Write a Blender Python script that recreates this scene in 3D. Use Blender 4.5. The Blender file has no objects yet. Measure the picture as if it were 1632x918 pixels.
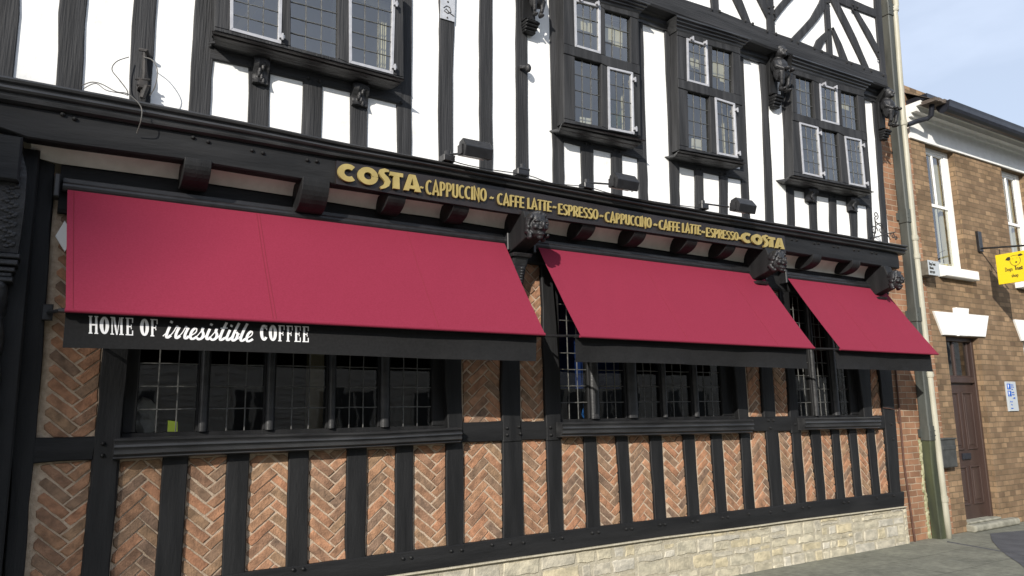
import bpy, bmesh, math, random
from mathutils import Vector, noise
random.seed(7)
R_ = math.radians
S = bpy.context.scene
COL = S.collection
# ------------------------------------------------------------------ camera
FPX, PITCH, YAW, ROLL, D, EYE = 1193.067, 0.16849885, 0.55961532, -0.01775505, 5.5, 1.6
F = Vector((math.sin(YAW)*math.cos(PITCH), math.cos(YAW)*math.cos(PITCH), math.sin(PITCH)))
r0 = Vector((math.cos(YAW), -math.sin(YAW), 0)); u0 = r0.cross(F)
RR = r0*math.cos(ROLL)+u0*math.sin(ROLL); UU = -r0*math.sin(ROLL)+u0*math.cos(ROLL)
cam = bpy.data.cameras.new('camera'); co = bpy.data.objects.new('camera', cam); COL.objects.link(co)
from mathutils import Matrix
co.matrix_world = Matrix(((RR.x, UU.x, -F.x, 0), (RR.y, UU.y, -F.y, -D), (RR.z, UU.z, -F.z, EYE), (0, 0, 0, 1)))
cam.sensor_width = 36; cam.lens = FPX*36/1632; cam.clip_end = 3000; cam.clip_start = .05
S.camera = co
# ------------------------------------------------------------------ light
SUNV = Vector((0.756, 0.69, -0.481)).normalized()
sun = bpy.data.lights.new('sun', 'SUN'); sun.energy = 4.2; sun.angle = R_(0.5); sun.color = (1, .945, .86)
so = bpy.data.objects.new('sun', sun); COL.objects.link(so)
so.rotation_euler = SUNV.to_track_quat('-Z', 'Y').to_euler()
w = bpy.data.worlds.new('World'); S.world = w; w.use_nodes = True
nt = w.node_tree; bg = nt.nodes['Background']
sky = nt.nodes.new('ShaderNodeTexSky'); sky.sky_type = 'NISHITA'; sky.sun_disc = False
sky.sun_elevation = math.asin(-SUNV.z); sky.sun_rotation = math.atan2(-SUNV.x, -SUNV.y)
sky.air_density = 1.0; sky.dust_density = 1.6; sky.ozone_density = 1.2
tc = nt.nodes.new('ShaderNodeTexCoord'); mp = nt.nodes.new('ShaderNodeMapping'); mp.inputs['Scale'].default_value = (1, 1, 2.6)
ns = nt.nodes.new('ShaderNodeTexNoise'); ns.inputs['Scale'].default_value = 1.7; ns.inputs['Detail'].default_value = 7; ns.inputs['Roughness'].default_value = .5
cr = nt.nodes.new('ShaderNodeMapRange'); cr.inputs[1].default_value = .38; cr.inputs[2].default_value = .66; cr.inputs[3].default_value = .55; cr.inputs[4].default_value = .97
mx = nt.nodes.new('ShaderNodeMix'); mx.data_type = 'RGBA'; mx.inputs[7].default_value = (7.9, 8.9, 10.8, 1)
nt.links.new(tc.outputs['Generated'], mp.inputs['Vector']); nt.links.new(mp.outputs[0], ns.inputs['Vector'])
nt.links.new(ns.outputs[0], cr.inputs[0]); nt.links.new(cr.outputs[0], mx.inputs[0])
nt.links.new(sky.outputs[0], mx.inputs[6]); nt.links.new(mx.outputs[2], bg.inputs['Color'])
bg.inputs['Strength'].default_value = 0.085
S.view_settings.view_transform = 'Standard'; S.view_settings.look = 'None'
S.view_settings.exposure = 0.45; S.view_settings.gamma = 1; S.view_settings.use_curve_mapping = False
S.render.engine = 'CYCLES'

# ------------------------------------------------------------------ measuring helpers
def at(px, py, Y):
    d = F + RR*((px-816)/FPX) - UU*((py-459)/FPX)
    t = (Y+D)/d.y
    return (d.x*t, d.z*t+EYE)
def at3(px, py, Y):
    a = at(px, py, Y); return Vector((a[0], Y, a[1]))
def Yfor(px, py, X):
    d = F + RR*((px-816)/FPX) - UU*((py-459)/FPX)
    return X*d.y/d.x - D
def ground(px, py, z=0):
    d = F + RR*((px-816)/FPX) - UU*((py-459)/FPX)
    t = (z-EYE)/d.z
    return Vector((d.x*t, d.y*t-D, z))
def interp(pts):
    pts = sorted(pts)
    def f(x):
        i = 0
        while i < len(pts)-2 and x > pts[i+1][0]: i += 1
        a, b = pts[i], pts[i+1]
        return a[1]+(b[1]-a[1])*(x-a[0])/(b[0]-a[0])
    return f
def zl(pts, Y): return interp([at(p[0], p[1], Y) for p in pts])
def jit(a): return random.uniform(-a, a)

# ------------------------------------------------------------------ materials
MATS = {}
def mat(name, c1, c2=None, scale=6, stretch=(1, 1, 1), rough=.6, bump=0, bscale=40, bstretch=None, metal=0,
        island=None, detail=5, contrast=(.35, .65), spec=.5, dist=.01, sheen=0, extra=None):
    m = bpy.data.materials.new(name); m.use_nodes = True; n = m.node_tree; b = n.nodes['Principled BSDF']
    L = n.links.new
    b.inputs['Roughness'].default_value = rough; b.inputs['Metallic'].default_value = metal
    b.inputs['Specular IOR Level'].default_value = spec
    if sheen:
        b.inputs['Sheen Weight'].default_value = sheen; b.inputs['Sheen Roughness'].default_value = .4
    tc = n.nodes.new('ShaderNodeTexCoord')
    def nz(sc, st, det=5):
        mp = n.nodes.new('ShaderNodeMapping'); mp.inputs['Scale'].default_value = st
        L(tc.outputs['Object'], mp.inputs['Vector'])
        t = n.nodes.new('ShaderNodeTexNoise'); t.inputs['Scale'].default_value = sc; t.inputs['Detail'].default_value = det
        L(mp.outputs[0], t.inputs['Vector']); return t
    col = None
    if island:
        g = n.nodes.new('ShaderNodeNewGeometry'); r = n.nodes.new('ShaderNodeValToRGB')
        r.color_ramp.interpolation = 'CONSTANT'
        while len(r.color_ramp.elements) < len(island): r.color_ramp.elements.new(.5)
        for i, c in enumerate(island):
            r.color_ramp.elements[i].position = i/len(island); r.color_ramp.elements[i].color = (*c, 1)
        L(g.outputs['Random Per Island'], r.inputs[0]); col = r.outputs[0]
    if c2 is not None:
        t = nz(scale, stretch, detail); mr = n.nodes.new('ShaderNodeMapRange')
        mr.inputs[1].default_value, mr.inputs[2].default_value = contrast; L(t.outputs[0], mr.inputs[0])
        x = n.nodes.new('ShaderNodeMix'); x.data_type = 'RGBA'
        if col is not None:
            x.blend_type = 'MULTIPLY'; x.inputs[0].default_value = 1
            y = n.nodes.new('ShaderNodeMix'); y.data_type = 'RGBA'
            y.inputs[6].default_value = (*c1, 1); y.inputs[7].default_value = (*c2, 1); L(mr.outputs[0], y.inputs[0])
            L(col, x.inputs[6]); L(y.outputs[2], x.inputs[7])
        else:
            x.inputs[6].default_value = (*c1, 1); x.inputs[7].default_value = (*c2, 1); L(mr.outputs[0], x.inputs[0])
        col = x.outputs[2]
    if col is not None: L(col, b.inputs['Base Color'])
    else: b.inputs['Base Color'].default_value = (*c1, 1)
    if bump:
        t = nz(bscale, bstretch or (1, 1, 1), 6); bn = n.nodes.new('ShaderNodeBump')
        bn.inputs['Strength'].default_value = bump; bn.inputs['Distance'].default_value = dist
        L(t.outputs[0], bn.inputs['Height']); L(bn.outputs[0], b.inputs['Normal'])
    if extra: extra(n, b, tc, L)
    MATS[name] = m; return m

M = {}
BLKX, BLKZ = .38, 3.35  # where the added sun-blocking block drops its shadow edge
M['oldv'] = mat('weathered black timber upright', (.020, .0205, .022), (.047, .0475, .05), 10, (1.5, 1.5, .1), .7, .7, 55, (1.6, 1.6, .07), dist=.012, contrast=(.38, .75), spec=.25)
M['oldh'] = mat('weathered black timber level', (.020, .0205, .022), (.042, .0425, .045), 10, (.1, 1.5, 1.5), .7, .6, 55, (.07, 1.6, 1.6), dist=.012, contrast=(.38, .75), spec=.25)
M['newv'] = mat('black painted timber upright', (.0085, .0088, .0095), (.016, .0162, .017), 8, (1.5, 1.5, .2), .6, .35, 50, (1.3, 1.3, .25), dist=.008, spec=.25)
M['newh'] = mat('black painted timber level', (.0085, .0088, .0095), (.016, .0162, .017), 8, (.2, 1.5, 1.5), .6, .35, 50, (.25, 1.3, 1.3), dist=.008, spec=.25)
M['mould'] = mat('black painted moulding', (.016, .0163, .0175), (.036, .0365, .038), 12, (.3, 1, 1), .42, .35, 40, (.15, 1, 1), dist=.008, spec=.5)
M['carve'] = mat('black painted carving', (.010, .010, .011), (.022, .022, .024), 14, (1, 1, 1), .5, .5, 45, dist=.01)
def plaster_extra(n, b, tc, L):
    src = b.inputs['Base Color'].links[0].from_socket
    mp = n.nodes.new('ShaderNodeMapping'); mp.inputs['Scale'].default_value = (1.6, 1.6, .55); L(tc.outputs['Object'], mp.inputs['Vector'])
    t = n.nodes.new('ShaderNodeTexNoise'); t.inputs['Scale'].default_value = 3.1; t.inputs['Detail'].default_value = 9; t.inputs['Roughness'].default_value = .62; L(mp.outputs[0], t.inputs['Vector'])
    mr = n.nodes.new('ShaderNodeMapRange'); mr.inputs[1].default_value = .57; mr.inputs[2].default_value = .78; mr.inputs[4].default_value = .85; L(t.outputs[0], mr.inputs[0])
    x = n.nodes.new('ShaderNodeMix'); x.data_type = 'RGBA'; x.inputs[7].default_value = (.46, .43, .39, 1); L(mr.outputs[0], x.inputs[0]); L(src, x.inputs[6]); L(x.outputs[2], b.inputs['Base Color'])
M['plaster'] = mat('white limewashed plaster', (.80, .80, .78), (.86, .86, .85), 3, (1, 1, .5), .9, .4, 22, dist=.012, spec=.2, extra=plaster_extra)
M['cove'] = mat('cream plaster cove', (.66, .63, .57), (.78, .75, .69), 7, (1, 1, 1), .9, .4, 30, dist=.008, spec=.2)
M['brick'] = mat('herringbone brick', (.86, .81, .77), (1.56, 1.42, 1.30), 16, (1, 1, 1), .92, .9, 70,
    island=[(.25, .145, .094), (.20, .127, .088), (.275, .158, .10), (.18, .128, .092), (.245, .152, .098), (.225, .137, .09), (.28, .168, .11), (.155, .112, .085), (.26, .145, .092), (.215, .15, .10)], dist=.008, spec=.15)
M['mortar'] = mat('lime mortar', (.36, .275, .20), (.48, .38, .285), 30, (1, 1, 1), .95, .8, 90, dist=.008, spec=.15)
M['stone'] = mat('coursed pale rubble stone', (.85, .84, .80), (1.35, 1.31, 1.22), 9, (1, 1, 2), .9, .8, 38,
    island=[(.37, .345, .275), (.36, .34, .29), (.39, .35, .255), (.40, .375, .305), (.34, .315, .25), (.375, .36, .32), (.405, .365, .27), (.35, .33, .27)], dist=.009, spec=.15)
M['smortar'] = mat('plinth mortar', (.33, .30, .23), (.42, .385, .30), 20, (1, 1, 1), .95, .6, 70, dist=.01, spec=.1)
M['white'] = mat('white painted metal casement', (.33, .335, .36), (.40, .405, .43), 20, (1, 1, 1), .45)
M['gloss'] = mat('white gloss painted timber', (.78, .78, .75), (.84, .84, .82), 10, (1, 1, 1), .4, .1, 20)
M['lead'] = mat('lead came', (.075, .075, .072), (.14, .14, .13), 40, (1, 1, 1), .5, metal=.3)
M['leadlow'] = mat('dark lead came', (.09, .09, .088), (.16, .16, .15), 40, (1, 1, 1), .5, metal=.3)
M['gold'] = mat('gold lettering', (.29, .225, .08), (.35, .275, .10), 12, (1, 1, 1), .45, spec=.4)
M['board'] = mat('black sign board', (.012, .009, .009), (.018, .013, .012), 8, (1, 1, 1), .4)
M['metalblk'] = mat('black powder coated metal', (.011, .011, .012), (.018, .018, .02), 20, (1, 1, 1), .38)
M['iron'] = mat('rusty iron', (.016, .015, .015), (.035, .03, .027), 30, (1, 1, 1), .7, .3, 80, dist=.003)
M['wire'] = mat('old cable', (.09, .09, .085), (.14, .13, .12), 30, (1, 1, 1), .7)
M['zinc'] = mat('galvanised plate', (.42, .43, .45), (.52, .53, .55), 20, (1, 1, 1), .5, metal=.3)
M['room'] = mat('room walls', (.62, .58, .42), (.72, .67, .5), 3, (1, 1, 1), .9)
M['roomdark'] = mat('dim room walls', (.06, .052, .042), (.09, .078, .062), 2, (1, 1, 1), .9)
M['blind'] = mat('cream roller blind', (.62, .60, .50), (.70, .68, .58), 6, (1, 1, 1), .9)
M['cream'] = mat('cream plastic downpipe', (.33, .315, .245), (.43, .41, .33), 8, (1, 1, .3), .5, .1, 20)
M['letterwhite'] = mat('white valance print', (.78, .78, .79), None, rough=.8, spec=.1)
def weave(n, b, tc, L):
    mp = n.nodes.new('ShaderNodeMapping'); mp.inputs['Scale'].default_value = (1, 1, 1)
    L(tc.outputs['Object'], mp.inputs['Vector'])
    t = n.nodes.new('ShaderNodeTexNoise'); t.inputs['Scale'].default_value = 420; t.inputs['Detail'].default_value = 2
    L(mp.outputs[0], t.inputs['Vector'])
    t2 = n.nodes.new('ShaderNodeTexNoise'); t2.inputs['Scale'].default_value = 2.2; t2.inputs['Detail'].default_value = 3
    L(mp.outputs[0], t2.inputs['Vector'])
    ad = n.nodes.new('ShaderNodeMath'); ad.operation = 'MULTIPLY_ADD'; ad.inputs[1].default_value = 3.0
    L(t2.outputs[0], ad.inputs[0]); L(t.outputs[0], ad.inputs[2])
    bn = n.nodes.new('ShaderNodeBump'); bn.inputs['Strength'].default_value = .5; bn.inputs['Distance'].default_value = .002
    L(ad.outputs[0], bn.inputs['Height']); L(bn.outputs[0], b.inputs['Normal'])
M['crimson'] = mat('crimson awning canvas', (.192, .017, .038), (.213, .021, .046), 90, (1, 1, 1), .9, sheen=0, extra=weave, spec=.2)
M['valance'] = mat('black canvas valance', (.008, .008, .0085), (.012, .012, .0125), 60, (1, 1, 1), .8, extra=weave, spec=.25)
M['seam'] = mat('awning stitching', (.16, .008, .02), None, rough=.9)
M['grime'] = mat('mossy lead downpipe', (.030, .034, .031), (.072, .078, .070), 5, (1.5, 1.5, .25), .6, .3, 30, dist=.004)
M['moss'] = mat('green stained lead', (.022, .027, .016), (.055, .064, .030), 6, (1.5, 1.5, .25), .75, .4, 30, dist=.004)
M['doorpaint'] = mat('dark brown door paint', (.040, .024, .020), (.055, .034, .028), 6, (1, 1, .2), .4)
M['stepstone'] = mat('worn step stone', (.17, .165, .13), (.30, .29, .235), 9, (1, 1, 1), .9, .4, 40)
M['slate'] = mat('roof tiles', (.07, .055, .045), (.13, .105, .085), 12, (1, 1, 1), .85, .6, 30)
M['gutter'] = mat('black gutter', (.012, .013, .018), (.02, .022, .03), 10, (1, 1, 1), .35)
M['yellow'] = mat('yellow sign', (.72, .53, .01), None, rough=.5)
M['ink'] = mat('dark print', (.02, .018, .012), None, rough=.6)
M['blue'] = mat('blue print', (.02, .10, .42), None, rough=.6)
M['sigwhite'] = mat('white sign plate', (.42, .45, .47), None, rough=.5)
M['pale'] = mat('white card', (.75, .75, .75), None, rough=.7)
M['rust'] = mat('rusty conduit', (.06, .028, .018), (.10, .045, .03), 20, (1, 1, 1), .7)
M['boxbrown'] = mat('brown stained box side', (.10, .085, .065), (.16, .14, .11), 12, (1, 1, 1), .7)
M['boxgrey'] = mat('dull grey metal box', (.05, .052, .05), (.08, .082, .078), 10, (1, 1, 1), .5, metal=.3)
M['navy'] = mat('deep blue screen', (.01, .045, .22), None, rough=.7)
M['lime'] = mat('lime green card', (.55, .75, .05), None, rough=.6)
M['bluecloth'] = mat('bright blue plastic', (.03, .17, .55), None, rough=.4)
M['leaf'] = mat('house plant leaf', (.05, .12, .03), (.10, .2, .05), 10, (1, 1, 1), .6)
M['yellowbeam'] = mat('ochre painted beam', (.55, .40, .10), None, rough=.7)

def brick_mat(name, cols, mortar, sx=.215, sy=.075, ms=.012, rot=0, island_noise=.5, bias=0):
    m = bpy.data.materials.new(name); m.use_nodes = True; n = m.node_tree; b = n.nodes['Principled BSDF']; L = n.links.new
    b.inputs['Roughness'].default_value = .92; b.inputs['Specular IOR Level'].default_value = .15
    tc = n.nodes.new('ShaderNodeTexCoord'); sp = n.nodes.new('ShaderNodeSeparateXYZ'); cb = n.nodes.new('ShaderNodeCombineXYZ')
    L(tc.outputs['Object'], sp.inputs[0])
    ad = n.nodes.new('ShaderNodeMath'); ad.operation = 'ADD'; L(sp.outputs[0], ad.inputs[0]); L(sp.outputs[1], ad.inputs[1])
    L(ad.outputs[0], cb.inputs[0]); L(sp.outputs[2], cb.inputs[1])
    # wobble the joints a little
    nz = n.nodes.new('ShaderNodeTexNoise'); nz.inputs['Scale'].default_value = 7; L(tc.outputs['Object'], nz.inputs['Vector'])
    sc = n.nodes.new('ShaderNodeVectorMath'); sc.operation = 'SCALE'; sc.inputs['Scale'].default_value = .018
    sb = n.nodes.new('ShaderNodeVectorMath'); sb.operation = 'SUBTRACT'; sb.inputs[1].default_value = (.5, .5, .5)
    L(nz.outputs['Color'], sb.inputs[0]); L(sb.outputs[0], sc.inputs[0])
    av = n.nodes.new('ShaderNodeVectorMath'); av.operation = 'ADD'; L(cb.outputs[0], av.inputs[0]); L(sc.outputs[0], av.inputs[1])
    bt = n.nodes.new('ShaderNodeTexBrick'); bt.inputs['Scale'].default_value = 1
    bt.inputs['Brick Width'].default_value = sx; bt.inputs['Row Height'].default_value = sy; bt.inputs['Mortar Size'].default_value = ms*.5
    bt.inputs['Mortar Smooth'].default_value = .3; bt.inputs['Bias'].default_value = bias; bt.offset = .5
    bt.inputs['Color1'].default_value = (*cols[0], 1); bt.inputs['Color2'].default_value = (*cols[1], 1); bt.inputs['Mortar'].default_value = (*mortar, 1)
    L(av.outputs[0], bt.inputs['Vector'])
    # second brick lookup for a third tone
    b2 = n.nodes.new('ShaderNodeTexBrick'); b2.inputs['Scale'].default_value = 1
    for k in ('Brick Width', 'Row Height', 'Mortar Size', 'Mortar Smooth'): b2.inputs[k].default_value = bt.inputs[k].default_value
    b2.inputs['Color1'].default_value = (.66, .66, .66, 1); b2.inputs['Color2'].default_value = (1.35, 1.35, 1.3, 1); b2.inputs['Mortar'].default_value = (1, 1, 1, 1)
    mp = n.nodes.new('ShaderNodeVectorMath'); mp.operation = 'ADD'; mp.inputs[1].default_value = (sx*46, sy*38, 0)
    L(av.outputs[0], mp.inputs[0]); L(mp.outputs[0], b2.inputs['Vector'])
    mu = n.nodes.new('ShaderNodeMix'); mu.data_type = 'RGBA'; mu.blend_type = 'MULTIPLY'; mu.inputs[0].default_value = .8
    L(bt.outputs[0], mu.inputs[6]); L(b2.outputs[0], mu.inputs[7])
    n2 = n.nodes.new('ShaderNodeTexNoise'); n2.inputs['Scale'].default_value = 3; n2.inputs['Detail'].default_value = 8; L(tc.outputs['Object'], n2.inputs['Vector'])
    mr = n.nodes.new('ShaderNodeMapRange'); mr.inputs[1].default_value = .3; mr.inputs[2].default_value = .7; mr.inputs[3].default_value = .7; mr.inputs[4].default_value = 1.2
    L(n2.outputs[0], mr.inputs[0])
    m3 = n.nodes.new('ShaderNodeMix'); m3.data_type = 'RGBA'; m3.blend_type = 'MULTIPLY'; m3.inputs[0].default_value = 1
    L(mu.outputs[2], m3.inputs[6]); L(mr.outputs[0], m3.inputs[7]); L(m3.outputs[2], b.inputs['Base Color'])
    bn = n.nodes.new('ShaderNodeBump'); bn.inputs['Strength'].default_value = .7; bn.inputs['Distance'].default_value = .012; bn.invert = True
    n3 = n.nodes.new('ShaderNodeTexNoise'); n3.inputs['Scale'].default_value = 60; n3.inputs['Detail'].default_value = 5; L(tc.outputs['Object'], n3.inputs['Vector'])
    ma = n.nodes.new('ShaderNodeMath'); ma.operation = 'MULTIPLY_ADD'; ma.inputs[1].default_value = .5
    L(n3.outputs[0], ma.inputs[0]); L(bt.outputs['Fac'], ma.inputs[2]); L(ma.outputs[0], bn.inputs['Height']); L(bn.outputs[0], b.inputs['Normal'])
    return m
M['nbbrick'] = brick_mat('neighbour brown brick', [(.245, .165, .10), (.185, .125, .08)], (.155, .115, .072), sx=.155, sy=.073)
M['stripbrick'] = brick_mat('orange party wall brick', [(.29, .155, .092), (.24, .13, .08)], (.36, .28, .20), sx=.23)
def glass_mat(name, tint=(1, 1, 1), ior=1.5, mul=1.0, base=.045):
    m = bpy.data.materials.new(name); m.use_nodes = True; n = m.node_tree; L = n.links.new
    n.nodes.remove(n.nodes['Principled BSDF']); out = n.nodes['Material Output']
    lw_ = n.nodes.new('ShaderNodeLayerWeight'); lw_.inputs['Blend'].default_value = .5; pw = n.nodes.new('ShaderNodeMath'); pw.operation = 'POWER'; pw.inputs[1].default_value = 4
    L(lw_.outputs['Facing'], pw.inputs[0]); fr = n.nodes.new('ShaderNodeMath'); fr.operation = 'MULTIPLY_ADD'; fr.inputs[1].default_value = .9; fr.inputs[2].default_value = base; L(pw.outputs[0], fr.inputs[0])
    gl = n.nodes.new('ShaderNodeBsdfGlossy'); gl.inputs['Roughness'].default_value = .015
    tr = n.nodes.new('ShaderNodeBsdfTransparent'); tr.inputs[0].default_value = (*tint, 1)
    ms = n.nodes.new('ShaderNodeMixShader')
    tc = n.nodes.new('ShaderNodeTexCoord'); t = n.nodes.new('ShaderNodeTexNoise'); t.inputs['Scale'].default_value = 4; t.inputs['Detail'].default_value = 2
    L(tc.outputs['Object'], t.inputs['Vector']); bn = n.nodes.new('ShaderNodeBump'); bn.inputs['Strength'].default_value = .12; bn.inputs['Distance'].default_value = .006
    L(t.outputs[0], bn.inputs['Height']); L(bn.outputs[0], gl.inputs['Normal'])
    mu = n.nodes.new('ShaderNodeMath'); mu.operation = 'MULTIPLY'; mu.inputs[1].default_value = mul; mu.use_clamp = True
    L(fr.outputs[0], mu.inputs[0]); L(mu.outputs[0], ms.inputs[0]); L(tr.outputs[0], ms.inputs[1]); L(gl.outputs[0], ms.inputs[2]); L(ms.outputs[0], out.inputs['Surface'])
    return m
M['glass'] = glass_mat('old window glass', (.7, .7, .62), 1.5, 1.1, .19)
M['glasslow'] = glass_mat('shop window glass', (.6, .6, .58), 1.5, 1.6)

# ------------------------------------------------------------------ mesh helpers
class MB:
    def __init__(s): s.v = []; s.f = []
    def add(s, vs, fs):
        o = len(s.v); s.v += [tuple(v) for v in vs]; s.f += [tuple(i+o for i in f) for f in fs]
    def box(s, a, b):
        x0, y0, z0 = a; x1, y1, z1 = b
        s.add([(x0, y0, z0), (x1, y0, z0), (x1, y1, z0), (x0, y1, z0), (x0, y0, z1), (x1, y0, z1), (x1, y1, z1), (x0, y1, z1)],
              [(0, 3, 2, 1), (4, 5, 6, 7), (0, 1, 5, 4), (1, 2, 6, 5), (2, 3, 7, 6), (3, 0, 4, 7)])
    def cbox(s, a, b, c=.004):           # box with chamfered front (toward -Y) edges
        x0, y0, z0 = a; x1, y1, z1 = b
        s.loft([[(x0, y1, z0), (x1, y1, z0), (x1, y1, z1), (x0, y1, z1)],
                [(x0, y0+c, z0), (x1, y0+c, z0), (x1, y0+c, z1), (x0, y0+c, z1)],
                [(x0+c, y0, z0+c), (x1-c, y0, z0+c), (x1-c, y0, z1-c), (x0+c, y0, z1-c)]])
    def loft(s, rings, closed=True, caps=(True, True)):
        n = len(rings[0]); vs = [p for r in rings for p in r]; fs = []
        for k in range(len(rings)-1):
            for i in range(n if closed else n-1):
                j = (i+1) % n
                fs.append((k*n+i, k*n+j, (k+1)*n+j, (k+1)*n+i))
        if caps[0]: fs.append(tuple(reversed(range(n))))
        if caps[1]: fs.append(tuple((len(rings)-1)*n+i for i in range(n)))
        s.add(vs, fs)
    def slab(s, poly, yf, yb, c=.004):   # poly: list of (x,z), extruded between yf (front) and yb
        n = len(poly); cx = sum(p[0] for p in poly)/n; cz = sum(p[1] for p in poly)/n
        ar = sum(poly[i][0]*poly[(i+1) % n][1]-poly[(i+1) % n][0]*poly[i][1] for i in range(n))
        if ar < 0: poly = poly[::-1]
        ins = []
        for i in range(n):
            p, a, b = Vector(poly[i]), Vector(poly[i-1]), Vector(poly[(i+1) % n])
            d1 = (p-a).normalized() if (p-a).length > 1e-6 else Vector((1, 0)); d2 = (b-p).normalized() if (b-p).length > 1e-6 else d1
            nn = Vector((-d1.y-d2.y, d1.x+d2.x)); nn = nn.normalized()*c if nn.length > 1e-6 else Vector((0, 0))
            ins.append(p+nn)
        s.loft([[(p[0], yb, p[1]) for p in poly], [(p[0], yf+c, p[1]) for p in poly], [(p[0], yf, p[1]) for p in ins]])
    def tube(s, pts, r, n=8, caps=True):
        pts = [Vector(p) for p in pts]; rings = []
        rs = r if isinstance(r, (list, tuple)) else [r]*len(pts)
        up = None
        for i, p in enumerate(pts):
            d = (pts[min(i+1, len(pts)-1)]-pts[max(i-1, 0)]).normalized()
            if up is None:
                up = Vector((0, 0, 1)) if abs(d.z) < .9 else Vector((1, 0, 0))
            a = d.cross(up).normalized(); up = a.cross(d).normalized()
            rings.append([p+(a*math.cos(t)+up*math.sin(t))*rs[i] for t in [2*math.pi*k/n for k in range(n)]])
        s.loft(rings, caps=(caps, caps))
    def ell(s, c, r, rot=None, n=12, m=8):
        vs = []; fs = []
        for i in range(m+1):
            th = math.pi*i/m
            for j in range(n):
                ph = 2*math.pi*j/n
                p = Vector((r[0]*math.sin(th)*math.cos(ph), r[1]*math.sin(th)*math.sin(ph), r[2]*math.cos(th)))
                if rot: p.rotate(rot)
                vs.append(p+Vector(c))
        for i in range(m):
            for j in range(n):
                k = (j+1) % n
                fs.append((i*n+j, (i+1)*n+j, (i+1)*n+k, i*n+k))
        s.add(vs, fs)
    def build(s, name, m, parent=None, smooth=False, label=None, remesh=0, bevel=0, keep=False):
        o_ = wloc(parent) if parent else Vector((0, 0, 0))
        me = bpy.data.meshes.new(name); me.from_pydata([tuple(Vector(v)-o_) for v in s.v], [], s.f)
        if not keep:
            bm = bmesh.new(); bm.from_mesh(me); bmesh.ops.remove_doubles(bm, verts=bm.verts, dist=1e-6)
            bmesh.ops.recalc_face_normals(bm, faces=bm.faces); bm.to_mesh(me); bm.free()
        if smooth: me.polygons.foreach_set('use_smooth', [True]*len(me.polygons))
        me.materials.append(M[m]); o = bpy.data.objects.new(name, me); COL.objects.link(o)
        if parent: o.parent = parent
        if label: o['label'] = label
        if remesh:
            r = o.modifiers.new('r', 'REMESH'); r.mode = 'VOXEL'; r.voxel_size = remesh; r.use_smooth_shade = True
            q = o.modifiers.new('s', 'SMOOTH'); q.iterations = 3; q.factor = .5
        if bevel:
            bv = o.modifiers.new('b', 'BEVEL'); bv.width = bevel; bv.segments = 2; bv.limit_method = 'ANGLE'
        return o
def wloc(o):
    p = Vector((0, 0, 0))
    while o: p += Vector(o.location); o = o.parent
    return p
def thing(name, label, cat, loc, group=None):
    o = bpy.data.objects.new(name, None); COL.objects.link(o); o.location = loc
    o['label'] = label; o['category'] = cat
    if group: o['group'] = group
    return o
def tag(o, label, cat, group=None):
    o['label'] = label; o['category'] = cat
    if group: o['group'] = group
    return o
def wavy(a, b, n, amp, seed):
    out = []
    for i in range(n+1):
        t = i/n; p = a.lerp(b, t)
        out.append((p, noise.noise(Vector((t*3.1+seed, seed*1.7, 0)))*amp))
    return out
SEED = [0]
def timber(mb, L, R, Yf, Yb, amp=.007, c=.007, seg=.16):
    """strip between two outlines (pixels of the photograph read on plane Yf)"""
    Lw = [Vector(at(p[0], p[1], Yf)) for p in L]; Rw = [Vector(at(p[0], p[1], Yf)) for p in R]
    timberw(mb, Lw, Rw, Yf, Yb, amp, c, seg)
def timberw(mb, Lw, Rw, Yf, Yb, amp=.007, c=.007, seg=.16):
    SEED[0] += 1; sd = SEED[0]*3.77
    def samp(P, t):
        x = t*(len(P)-1); i = min(int(x), len(P)-2); return P[i].lerp(P[i+1], x-i)
    ln = sum((Lw[i+1]-Lw[i]).length for i in range(len(Lw)-1)); n = max(2*(len(Lw)-1), int(ln/seg))
    rings = []
    for k in range(n+1):
        t = k/n; l, r = samp(Lw, t), samp(Rw, t); d = (r-l).normalized()
        l = l+d*noise.noise(Vector((t*ln*4+sd, 1, sd)))*amp*1.5; r = r+d*noise.noise(Vector((t*ln*4+sd, 9, sd)))*amp*1.5
        y = Yf+noise.noise(Vector((t*ln*2+sd, 5, 0)))*.004
        li, ri = l+d*c, r-d*c; mid = (l+r)/2
        rings.append([(l.x, Yb, l.y), (l.x, y+c, l.y), (li.x, y, li.y), (mid.x, y-.002, mid.y), (ri.x, y, ri.y), (r.x, y+c, r.y), (r.x, Yb, r.y)])
    mb.loft(rings)
def part_timber(name, m, parent, L, R, Yf, Yb, pegs=(), **k):
    mb = MB(); timber(mb, L, R, Yf, Yb, **k)
    for (px, py) in pegs:
        x, z = at(px, py, Yf-.01); mb.ell((x, Yf-.004, z), (.014, .02, .014), n=8, m=6)
    return mb.build(name, m, parent)
def moulding(mb, top, bot, Yb, prof, X0=None, X1=None, n=24, ret=True):
    """profile (depth, t) swept along X between two pixel outlines"""
    zt = zl(top, Yb-prof[0][0]); zb = zl(bot, Yb-prof[-1][0])
    if X0 is None: X0 = at(*top[0], Yb-prof[0][0])[0]
    if X1 is None: X1 = at(*top[-1], Yb-prof[0][0])[0]
    mouldz(mb, zt, zb, Yb, prof, X0, X1, n)
def mouldz(mb, zt, zb, Yb, prof, X0, X1, n=24):
    rings = []
    pm = max(p[0] for p in prof)
    for i in range(n+1):
        X = X0+(X1-X0)*i/n; a, b = zt(X), zb(X); j = noise.noise(Vector((X*2.3, Yb*7, 3)))*.004
        ring = [(X, Yb, a)]+[(X, Yb-p[0]+j, a+(b-a)*p[1]) for p in prof]+[(X, Yb, b)]
        rings.append(ring)
    # mitred ends : profile pulled back
    mb.loft(rings)

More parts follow.
